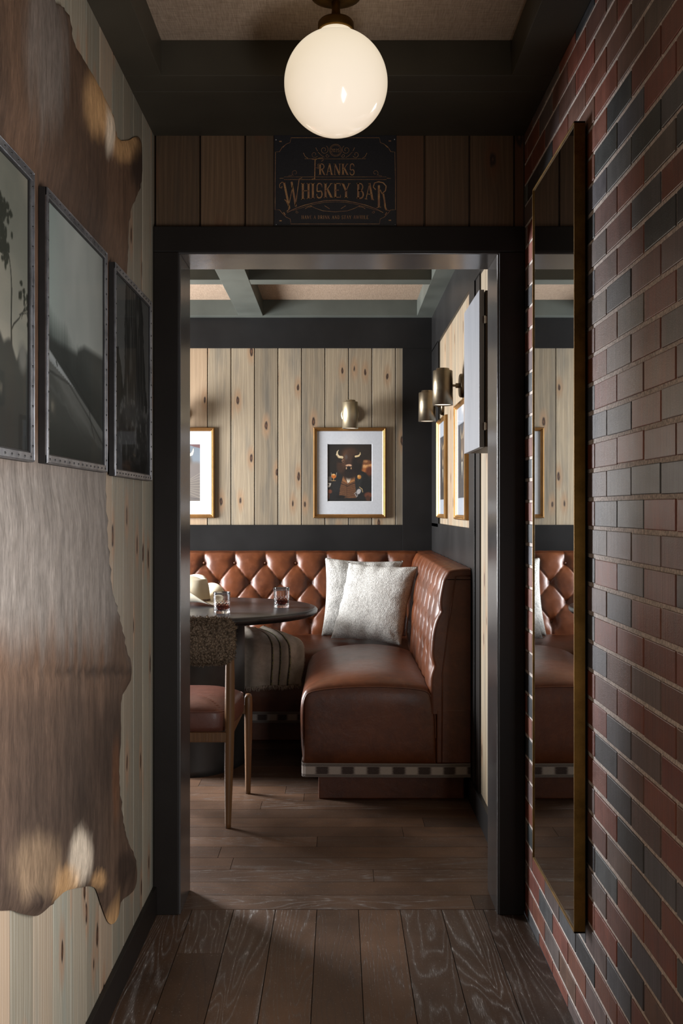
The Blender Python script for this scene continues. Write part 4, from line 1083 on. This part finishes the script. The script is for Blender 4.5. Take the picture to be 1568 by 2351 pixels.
# woven ikat trim band
def ikat():
    t = NT('woven_ikat_trim'); co = t.coord(); x, y, z = t.n('SeparateXYZ', {0: co}).outputs
    s = t.math('ADD', x, y)
    zz = t.math('MULTIPLY', t.math('SUBTRACT', z, .118), 1 / .062)        # 0..1 up the band
    jag = t.noise(t.n('CombineXYZ', {0: 0.0, 1: 0.0, 2: t.math('MULTIPLY', z, 900.0)}).outputs[0], 1.0, 2, .8)
    ph = t.math('FRACT', t.math('MULTIPLY', t.math('MULTIPLY_ADD', jag, .060, s), 1 / .111))
    tri = t.math('MULTIPLY', t.math('ABSOLUTE', t.math('SUBTRACT', ph, .5)), 2.0)
    cell = t.ramp(tri, [(.42, (.44, .38, .335)), (.56, (.030, .013, .011))])
    mid = t.ramp(t.math('ABSOLUTE', t.math('SUBTRACT', zz, .5)), [(.27, 1), (.275, 0)], 'CONSTANT')
    braid = t.math('FRACT', t.math('MULTIPLY', t.math('ADD', s, t.math('MULTIPLY', t.math('PINGPONG', z, .0045), 1.2)), 160.0))
    br = t.ramp(braid, [(.5, (.03, .018, .016)), (.65, (.28, .24, .21))])
    edge = t.math('ABSOLUTE', t.math('SUBTRACT', zz, .5))
    ln = t.ramp(edge, [(0, 0), (.26, 1), (.29, 0), (.46, 1)], 'CONSTANT')
    c = t.mix(mid, br, cell); c = t.mix(t.math('MULTIPLY', ln, .75), c, (.30, .26, .235))
    w = t.noise(t.mapp(co, (900, 900, 300)), 1, 2)
    return t.pbr(t.mix(.12, c, t.ramp(w, [(.3, (.02, .015, .012)), (.7, (.4, .35, .3))])), .8, 0, t.bump(w, .4, .001))
M['ikat'] = ikat()
mb = MB(); z0, z1 = .1195, .1805
path = [(.584, 4.442), (.50, 4.438), (.45, 4.436), (X0 + .025, 4.448), (X0 + .012, 4.456), (X0 + .007, 4.470), (X0 + .010, 5.56)]
vs = [(a, b, z) for a, b in path for z in (z0, z1)]; mb.add(vs, [(2 * i, 2 * i + 1, 2 * i + 3, 2 * i + 2) for i in range(len(path) - 1)])
tb = bq_build(mb, 'trim_band', M['ikat']); md = tb.modifiers.new('s', 'SOLIDIFY'); md.thickness = .003; md.offset = 0
mb = MB(); vs = [(a, 5.576, z) for a in (-1.95, X0 + .02) for z in (z0, z1)]; mb.add(vs, [(0, 1, 3, 2)])
tb = bq_build(mb, 'trim_band', M['ikat']); md = tb.modifiers.new('s', 'SOLIDIFY'); md.thickness = .003; md.offset = 0

# ---- pillows ------------------------------------------------------------
def boucle(name, a, b, sc=1.0):
    t = NT(name); co = t.coord()
    v = t.n('TexVoronoi', {'Vector': co, 'Scale': 240.0 * sc}).outputs['Distance']; n = t.noise(co, 120 * sc, 4, .7); big = t.noise(co, 9, 3)
    c = t.ramp(n, [(.35, a), (.65, b)])
    h = t.math('MULTIPLY_ADD', v, -1.0, n)
    return t.pbr(c, .9, 0, t.bump(t.math('MULTIPLY_ADD', big, 3.0, h), .7, .004), Specular_IOR_Level=.1)
M['boucle'] = boucle('ivory_grey_boucle', (.30, .29, .27), (.56, .545, .51))
def pillow(loc, rot, w, h, t, label, seed):
    n = 60; mb = MB()
    def P(side):
        def f(i, j):
            u = 2 * i / (n - 1.) - 1; v = 2 * j / (n - 1.) - 1
            x = w / 2 * u * (1 - .075 * (1 - v * v)); z = h / 2 * v * (1 - .065 * (1 - u * u))
            th = t * ((1 - u ** 4) * (1 - v ** 4)) ** .55 * (1 - .25 * (u * u + v * v) / 2)
            # sewn-edge puckers and soft slump
            e = max(abs(u), abs(v)); puck = .004 * sm(.55, .95, e) * (1 - sm(.97, 1, e)) * math.sin(9 * (u if abs(v) > abs(u) else v) * PI * .5 + seed * 2)
            nz = noise.noise(Vector((u * 1.7 + seed, v * 1.7, side * 3))) * .016 * (1 - e ** 3)
            y = side * (th / 2 + (puck + nz) * (1 if th > .002 else 0))
            lump = .0022 * noise.noise(Vector((u * 16, v * 16, seed + side))) if e < .99 else 0
            return (x, y + side * lump, z)
        return f
    mb.grid(P(-1), n, n); mb.grid(P(1), n, n, flip=True)
    o = mb.build('throw_pillow', M['boucle'], smooth=True, merge=True)
    o.location = loc; o.rotation_euler = rot
    tag(o, label, 'pillow', 'boucle pillows on the banquette'); return o
pillow((.142, 6.035, .772), (math.radians(-12), math.radians(2), math.radians(-3)), .475, .475, .10, 'pale grey boucle pillow against the tufted back, mostly behind the other pillow', 2)
pillow((.203, 5.78, .768), (math.radians(-24), math.radians(1.5), math.radians(-30)), .455, .475, .15, 'pale grey boucle pillow in front, leaning in the banquette corner', 5)

# ---- table ----------------------------------------------------------------
TZ = .780; tc = (-.715, 5.41)
tb = tag(empty('round_table', (tc[0], tc[1], 0)), 'round black topped pedestal table in front of the banquette', 'table')
def blackwood():
    t = NT('blackened_oak'); co = t.coord()
    g = t.noise(t.mapp(co, (3, 60, 3)), 1, 5, .6); b = t.noise(co, 4, 3)
    c = t.ramp(g, [(.3, (.010, .010, .011)), (.7, (.028, .028, .030))])
    return t.pbr(c, t.math('MULTIPLY_ADD', b, .2, .22), 0, t.bump(g, .25, .002))
M['blackoak'] = blackwood()
mb = MB(); R_ = .600
mb.lathe([(0, TZ), (.35, TZ), (R_ - .022, TZ), (R_ - .008, TZ - .004), (R_, TZ - .014), (R_ - .002, TZ - .026), (R_ - .014, TZ - .038), (R_ - .045, TZ - .044), (0, TZ - .044)], 128)
o = mb.build('tabletop', M['blackoak'], tb, smooth=True)
mb = MB(); mb.lathe([(0, TZ - .044), (.245, TZ - .044), (.245, .30), (.262, .03), (.270, 0), (0, 0)], 96, Matrix.Translation((-.03, -.12, 0)), 1.0, 1.55)
mb.build('pedestal', simple('charcoal_plaster_drum', (.030, .030, .029), .5, nscale=8, namp=.2, bump=.2), tb, smooth=True)

# ---- chair -----------------------------------------------------------------
ch = tag(empty('dining_chair', (-.69, 4.36, 0)), 'oak chair with leather seat and shearling covered backrest at the table', 'chair')
CO = Vector((-.69, 4.36, 0))
def ch_build(mb, name, m, parent=ch, **k):
    mb.v = [(v[0] - CO.x, v[1] - CO.y, v[2] - CO.z) for v in mb.v]; return mb.build(name, m, parent, **k)
M['oak'] = wood_planks('oiled_oak', [(.15, .072, .026), (.21, .10, .038), (.07, .032, .012), (.12, .055, .02), (.17, .075, .028)], knots=False, rough=.42, vary=.05)
def leg(pts, rads):
    mb = MB(); mb.tube(pts, rads, 16); return mb
xc = -.69
for sx in (1, -1):
    x = lambda a: xc + sx * (a - xc) if sx > 0 else xc - (a - xc)
    ch_build(leg([(x(-.454), 4.110, 0), (x(-.455), 4.112, .02), (x(-.452), 4.118, .25), (x(-.449), 4.122, .45), (x(-.447), 4.112, .62), (x(-.446), 4.095, .80), (x(-.446), 4.09, .845)], [.0115, .0125, .0185, .0205, .0195, .015, .010]), 'leg', M['oak'], smooth=True)
    ch_build(leg([(x(-.418), 4.607, 0), (x(-.418), 4.606, .02), (x(-.416), 4.60, .25), (x(-.415), 4.597, .40), (x(-.415), 4.596, .445), (x(-.415), 4.596, .461)], [.0115, .0125, .0175, .019, .018, .012]), 'leg', M['oak'], smooth=True)
mb = MB(); mb.box((-.925, 4.105, .352), (-.455, 4.13, .392)); mb.box((-.96, 4.585, .37), (-.42, 4.607, .41))
mb.box((-.465, 4.12, .362), (-.443, 4.60, .40)); mb.box((-.937, 4.12, .362), (-.915, 4.60, .40))
mb.add([(-.47, 4.118, .352), (-.463, 4.118, .352), (-.463, 4.118, .30), (-.463, 4.128, .352), (-.47, 4.128, .352), (-.463, 4.128, .30)], [(0, 1, 2), (3, 4, 5), (0, 2, 5, 4)])
ch_build(mb, 'seat_rail', M['oak'], bevel=.004)
# seat cushion
def PSe(i, j):
    nu, nv = 44, 34
    return None
mb = MB(); nu, nv = 40, 40
def seat_pt(u, v, top):
    fx = .232 + .030 * (v * .5 + .5); y = 4.375 + .243 * v; x = xc + fx * u
    r = (abs(u) ** 7 + abs(v) ** 7) ** (1 / 7.) if (u or v) else 0
    if r > 0:
        k = max(abs(u), abs(v)) / r; x = xc + (x - xc) * k; y = 4.375 + (y - 4.375) * k
    dome = (1 - u ** 4) * (1 - v ** 4)
    return (x, y, (.470 + .048 * dome ** .7) if top else .388)
mb.grid(lambda i, j: seat_pt(2 * i / (nu - 1.) - 1, 2 * j / (nv - 1.) - 1, True), nu, nv)
per = [(i, 0) for i in range(nu)] + [(nu - 1, j) for j in range(1, nv)] + [(i, nv - 1) for i in range(nu - 2, -1, -1)] + [(0, j) for j in range(nv - 2, 0, -1)]
npz = len(per); zz = [.470, .462, .44, .41, .392, .388]; bul = [0, .002, .005, .005, .002, -.003]
def PB(i, j):
    a, b = per[i]; p = seat_pt(2 * a / (nu - 1.) - 1, 2 * b / (nv - 1.) - 1, True); c = Vector((xc, 4.375)); d = (Vector(p[:2]) - c).normalized()
    return (p[0] + d.x * bul[j], p[1] + d.y * bul[j], zz[j])
mb.grid(PB, npz, 6, closeu=True)
ch_build(mb, 'seat', M['leather_chair'], smooth=True, merge=True)
mb = MB(); mb.tube([(lambda p: (p[0], p[1], .4705))(seat_pt(2 * a / (nu - 1.) - 1, 2 * b / (nv - 1.) - 1, True)) for a, b in per], .0022, 6, closed=True); ch_build(mb, 'piping', M['leather_chair'], smooth=True)
# shearling back
def shear():
    t = NT('brown_shearling'); co = t.coord()
    v = t.n('TexVoronoi', {'Vector': t.mapp(co, (1, 1, 1)), 'Scale': 130.0}).outputs['Distance']; n = t.noise(co, 200, 4, .7)
    c = t.ramp(v, [(.1, (.46, .35, .25)), (.5, (.20, .135, .085)), (.85, (.05, .032, .02))])
    c = t.mix(.3, c, t.ramp(n, [(.3, (.05, .035, .025)), (.7, (.32, .26, .20))]))
    return t.pbr(c, .95, 0, t.bump(t.math('MULTIPLY_ADD', n, .5, t.math('MULTIPLY', v, -1.0)), .9, .008), Specular_IOR_Level=.1)
M['shear'] = shear()
mb = MB(); nu, nv = 150, 90
def PH(i, j):
    u = -1 + 2 * i / (nu - 1.); a = 2 * PI * j / nv
    cap = (1 - abs(u) ** 14) ** (1 / 3.) if abs(u) < 1 else 0
    x = xc + u * .268; yc = 4.085 + .035 * (1 - u * u) * -1 + .012
    c, s = math.cos(a), math.sin(a)
    ry, rz = .036, .094
    y = yc + ry * cap * (abs(c) ** .75) * (1 if c > 0 else -1); z = .772 + rz * cap * (abs(s) ** .62) * (1 if s > 0 else -1)
    d = .0065 * noise.noise(Vector((x * 70, y * 70, z * 70))) + .004 * noise.noise(Vector((x * 160, y * 160, z * 160)))
    return (x + (d * (1 if u > 0 else -1) if abs(u) > .93 else 0), y + d * c * 1.2, z + d * s * 1.2)
mb.grid(PH, nu, nv, closev=True)
bk = ch_build(mb, 'backrest', M['shear'], smooth=True)
mb = MB(); rr = random.Random(3)
for k in range(9000):      # short woolly fibres
    i = rr.randint(0, nu - 1); j = rr.randint(0, nv - 1); p = Vector(PH(i, j)); a = 2 * PI * j / nv
    nrm = Vector((rr.gauss(0, .45) + (1.0 if i > nu - 6 else 0), math.cos(a) + rr.gauss(0, .5), math.sin(a) + rr.gauss(0, .5))).normalized()
    sd = nrm.cross(Vector((rr.gauss(0, 1), rr.gauss(0, 1), rr.gauss(0, 1)))).normalized() * .0011
    q = p + nrm * rr.uniform(.005, .010); q2 = q + Vector((rr.gauss(0, .003), rr.gauss(0, .003), rr.gauss(0, .003)))
    mb.add([p - sd, p + sd, q + sd * .8, q - sd * .8, q2], [(0, 1, 2, 3), (3, 2, 4)])
o = ch_build(mb, 'wool_pile', M['shear'], bk); o['kind'] = 'stuff'

# ---- throw blanket -----------------------------------------------------------
def throw_mat():
    t = NT('taupe_mohair_weave'); co = t.coord(); at = t.attr()
    u, v, _ = t.n('SeparateXYZ', {0: at['Vector']}).outputs
    w = t.noise(t.mapp(co, (500, 500, 120)), 1, 3); n = t.noise(co, 14, 4, .6, .6)
    c = t.ramp(n, [(.3, (.40, .33, .26)), (.7, (.64, .56, .47))])
    c = t.mix(t.math('MULTIPLY', w, .35), c, (.42, .37, .31))
    uu = t.math('ADD', u, t.math('MULTIPLY', t.noise(t.mapp(co, (3, 3, 3)), 1, 2), .03))
    for p0 in (.22, .62, .725, .83):
        d = t.math('ABSOLUTE', t.math('SUBTRACT', uu, p0))
        c = t.mix(t.ramp(d, [(0, .95), (.008, .9), (.013, 0)]), c, (.035, .028, .02))
        d2 = t.math('ABSOLUTE', t.math('SUBTRACT', uu, p0 + .012))
        spot = t.ramp(t.noise(t.mapp(co, (90, 90, 90)), 1, 1), [(.45, 0), (.55, 1)])
        c = t.mix(t.math('MULTIPLY', t.ramp(d2, [(0, .9), (.006, .7), (.010, 0)]), spot), c, (.38, .36, .16))
    return t.pbr(c, .95, 0, t.bump(t.math('ADD', w, n), .8, .004), Specular_IOR_Level=.1)
M['throw'] = throw_mat()
mb = MB(); nu, nv = 110, 90
path = [(6.02, .590), (5.90, .600), (5.78, .598), (5.68, .585), (5.605, .555), (5.562, .515), (5.545, .47), (5.538, .42), (5.535, .37), (5.533, .325)]
PT = interp(path, nv)
def PW(i, j):
    u = i / (nu - 1.); v = j / (nv - 1.); y, z = PT[j]
    xr = -.40 + .208 * sm(.12, .68, v) + .006 * math.sin(v * 9) - .02 * sm(.7, 1, v); xl_ = -.66 + .03 * v
    x = xl_ + (xr - xl_) * u
    fold = .012 * math.sin(u * 17 + 1.2 * v) + .007 * math.sin(u * 31 + 2) + .006 * noise.noise(Vector((u * 5, v * 4, 1)))
    edge = 1 - .8 * sm(.93, 1, u)
    hang = sm(.35, .6, v)
    y -= (fold * .8 + .012) * hang * edge; z += (fold * .5 + .004) * (1 - hang) * edge - (.022 * sm(.95, 1, u) * (1 - hang))
    z += -.022 * (1 - u) * 0 + .018 * u * sm(.8, 1, v)
    return (x, y, z)
TO = Vector((-.43, 5.7, .55))
vs = []; cs = []
for j in range(nv):
    for i in range(nu): vs.append(tuple(Vector(PW(i, j)) - TO)); cs.append((i / (nu - 1.), j / (nv - 1.), 0))
me = bpy.data.meshes.new('throw_blanket'); me.from_pydata(vs, [], [(j * nu + i, j * nu + i + 1, (j + 1) * nu + i + 1, (j + 1) * nu + i) for j in range(nv - 1) for i in range(nu - 1)])
a = me.color_attributes.new('Col', 'FLOAT_COLOR', 'POINT'); a.data.foreach_set('color', [q for c in cs for q in (*c, 1)])
tw = tag(empty('throw_blanket', TO), 'taupe wool throw with dark stripes and fringe draped over the bench front', 'blanket')
o = obj_from_mesh('cloth', me, M['throw'], tw, True); md = o.modifiers.new('s', 'SOLIDIFY'); md.thickness = .006
fringe_m = simple('taupe_yarn', (.52, .43, .34), .9, nscale=90, namp=.3)
mb = MB(); rr = random.Random(8)
for k in range(230):
    u = (k + rr.random()) / 230; p = Vector(PW(0, nv - 1)).lerp(Vector(PW(nu - 1, nv - 1)), u); i = int(u * (nu - 1)); p = Vector(PW(i, nv - 1)) + Vector(((u * (nu - 1) - i) * .004, 0, .004))
    L = rr.uniform(.016, .034); d = rr.gauss(0, .005)
    mb.tube([p, p + Vector((d * .4, -.002, -L * .5)), p + Vector((d, rr.gauss(0, .003), -L))], [.0014, .0011, .0006], 5)
mb.v = [tuple(Vector(v) - TO) for v in mb.v]; o = mb.build('fringe', fringe_m, tw); o['kind'] = 'stuff'
mb = MB()
for k in range(9000):    # brushed mohair halo
    i = rr.randint(0, nu - 1) if rr.random() < .8 else nu - 1; j = rr.randint(0, nv - 1); p = Vector(PW(i, j))
    hang = sm(.35, .6, j / (nv - 1.)); nrm = Vector((rr.gauss(0, .5) + (.8 if i == nu - 1 else 0), -hang + rr.gauss(0, .3), (1 - hang) + rr.gauss(0, .4))).normalized()
    sd = nrm.cross(Vector((rr.gauss(0, 1), 1, rr.gauss(0, 1)))).normalized() * .00045
    q = p + nrm * rr.uniform(.004, .011) + Vector((0, 0, -.003)); mb.add([p - sd, p + sd, q], [(0, 1, 2)])
mb.v = [tuple(Vector(v) - TO) for v in mb.v]; o = mb.build('fuzz', fringe_m, tw); o['kind'] = 'stuff'

# ---- hat ------------------------------------------------------------------
def felt():
    t = NT('cream_felt'); co = t.coord(); n = t.noise(co, 60, 5); g = t.noise(co, 7, 3)
    c = t.ramp(g, [(.3, (.50, .42, .28)), (.7, (.66, .58, .43))])
    return t.pbr(c, .8, 0, t.bump(n, .25, .001), Sheen_Weight=.2)
M['felt'] = felt()
ht = tag(empty('cowboy_hat', (-.80, 5.55, TZ), (0, 0, math.radians(-42))), 'cream cowboy hat with thin brown band lying on the table', 'hat')
# local: +y/-y are brim front/back?  x is front-to-back axis, y side-to-side
def oval(a): return .098 * math.cos(a), .079 * math.sin(a)
mb = MB(); nA = 72
def brim(i, j):
    a = 2 * PI * i / nA; t = j / 16.; cx, cy = oval(a); w = .082 + .010 * abs(math.cos(a)); c, s = math.cos(a), math.sin(a)
    x = cx + c * w * t; y = cy + s * w * t * (1 - .30 * t * abs(s))
    z = .020 + (.092 * (abs(s) ** 1.7) * t ** 1.5) - .018 * (abs(c) ** 2) * t ** 1.2
    return (x, y, z)
mb.grid(brim, nA, 17, closeu=True)
o = mb.build('brim', M['felt'], ht, smooth=True); md = o.modifiers.new('s', 'SOLIDIFY'); md.thickness = .0035; md.offset = 1
mb = MB(); nC = 26
def crown(i, j):
    a = 2 * PI * i / nA; t = j / (nC - 1.); cx, cy = oval(a)
    if t < .62:
        k = t / .62; s = 1 - .16 * k ** 1.5; z = .020 + .128 * k; d = 0
        x, y = cx * s, cy * s * (1 - .04 * k)
    else:
        k = (t - .62) / .38; s = .84 * math.cos(k * PI / 2); x, y = cx * s, cy * s * .96; z = .148 + .022 * math.sin(k * PI / 2)
        z -= .030 * math.exp(-(y / .022) ** 2) * sm(0, .5, k)
        z += .008 * (-x / .09)
    pinch = .012 * math.exp(-((x - .06) / .03) ** 2) * sm(.35, .8, t); y -= pinch * (1 if y > 0 else -1) * min(1, abs(y) / .02)
    return (x, y, z)
mb.grid(crown, nA, nC, closeu=True); mb.build('crown', M['felt'], ht, smooth=True, merge=True)
bandm = leather('brown_hat_band', (.10, .045, .02), (.06, .025, .012), .4)
mb = MB(); mb.grid(lambda i, j: (oval(2 * PI * i / nA)[0] * (1.016 - .02 * (j > 0)), oval(2 * PI * i / nA)[1] * (1.02 - .02 * (j > 0)), .024 + .010 * j), nA, 2, closeu=True)
bd = mb.build('hat_band', bandm, ht, smooth=True)
for k in range(14):
    a = 2 * PI * k / 14; x, y = oval(a); mb = MB(); mb.lathe([(0, .0018), (.0015, .0012), (.002, 0)], 8, Matrix.Translation((x * 1.016, y * 1.02, .029)) @ Matrix.Rotation(a, 4, 'Z') @ Matrix.Rotation(PI / 2, 4, 'Y'))
    mb.build('stud', M['chrome'], bd, smooth=True)

# ---- whiskey tumblers -----------------------------------------------------
def whiskey():
    t = NT('whiskey'); n = t.noise(t.coord(), 5, 1)
    return t.surf(t.n('BsdfGlass', {'Color': t.ramp(n, [(0, (.42, .12, .03)), (1, (.52, .16, .04))]), 'IOR': 1.36, 'Roughness': 0.0}).outputs[0])
M['whiskey'] = whiskey()
def tumbler(loc, label):
    t = tag(empty('whiskey_glass', loc), label, 'glass', 'cut crystal tumblers on the table')
    mb = MB(); nA = 120; nz = 70; Hh = .106
    def outer(i, j):
        a = 2 * PI * i / nA; z = Hh * j / (nz - 1.); r = .0410 + .0022 * z / Hh
        if .010 < z < .060:
            u = a / (2 * PI) * 14 + z / .0190; v = a / (2 * PI) * 14 - z / .0190
            k = (abs(math.sin(PI * u)) * abs(math.sin(PI * v))) ** .5; e = sm(.010, .014, z) * sm(.060, .052, z) if False else min(1, (z - .010) / .004, (.060 - z) / .006)
            r -= .0022 * (1 - k) * max(0, e)
        if z < .003: r -= .002 * (1 - z / .003)
        return (r * math.cos(a), r * math.sin(a), z + .0003)
    mb.grid(outer, nA, nz, closeu=True)
    inner = [(.0432, Hh), (.0425, Hh + .0012), (.0412, Hh), (.0405, Hh * .8), (.0385, .05), (.0372, .022), (.034, .0165), (.020, .0150), (0.0001, .0150)]
    mb.lathe([(r, z + .0003) for r, z in inner], nA)
    mb.lathe([(0.0001, .0003), (.0390, .0003)], nA)
    mb.build('tumbler', M['glass'], t, smooth=True, merge=True)
    mb = MB(); mb.lathe([(0.0001, .0158), (.020, .0158), (.0335, .0173), (.0366, .0225), (.0376, .034), (.0380, .042), (.0370, .0418), (0.0001, .0418)], 64); mb.build('whiskey', M['whiskey'], t, smooth=True, merge=True)
    return t
tumbler((-.594, 5.085, TZ), 'cut crystal tumbler of whiskey on the table, in front of the hat')
tumbler((-.3085, 5.375, TZ), 'cut crystal tumbler of whiskey standing alone toward the right table edge')

# ================================================================== LIGHT
def area(name, loc, target, size, energy, col, sy=None):
    ld = bpy.data.lights.new(name, 'AREA'); ld.shape = 'RECTANGLE'; ld.size = size; ld.size_y = sy or size; ld.energy = energy; ld.color = col
    o = bpy.data.objects.new(name, ld); COL.objects.link(o); o.location = loc
    o.rotation_euler = (Vector(target) - Vector(loc)).to_track_quat('-Z', 'Y').to_euler(); return o
area('window_daylight', (-2.58, 5.5, 1.22), (0, 5.1, .85), 1.0, 390, (.95, .97, 1.0), 1.6)
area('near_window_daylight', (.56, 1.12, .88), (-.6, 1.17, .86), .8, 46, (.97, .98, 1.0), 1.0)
w = bpy.data.worlds.new('World'); SC.world = w; w.use_nodes = True
w.node_tree.nodes['Background'].inputs[0].default_value = (.75, .82, .95, 1); w.node_tree.nodes['Background'].inputs[1].default_value = .04

# ================================================================== CAMERA
cd = bpy.data.cameras.new('camera'); cam = bpy.data.objects.new('camera', cd); COL.objects.link(cam)
cam.location = (0, 0, EYE); cam.rotation_euler = (PI / 2, 0, 0)
cd.sensor_width = 36; cd.sensor_fit = 'AUTO'; cd.lens = F * 36 / 2351
cd.shift_x = (784 - 778) / 2351; cd.shift_y = -(1175.5 - 1168) / 2351; cd.clip_start = .02
SC.camera = cam
SC.view_settings.view_transform = 'Standard'
SC.view_settings.look = 'None'
SC.cycles.use_denoising = True
SC.cycles.max_bounces = 10
SC.cycles.caustics_refractive = False; SC.cycles.caustics_reflective = False
SC.cycles.sample_clamp_indirect = 6
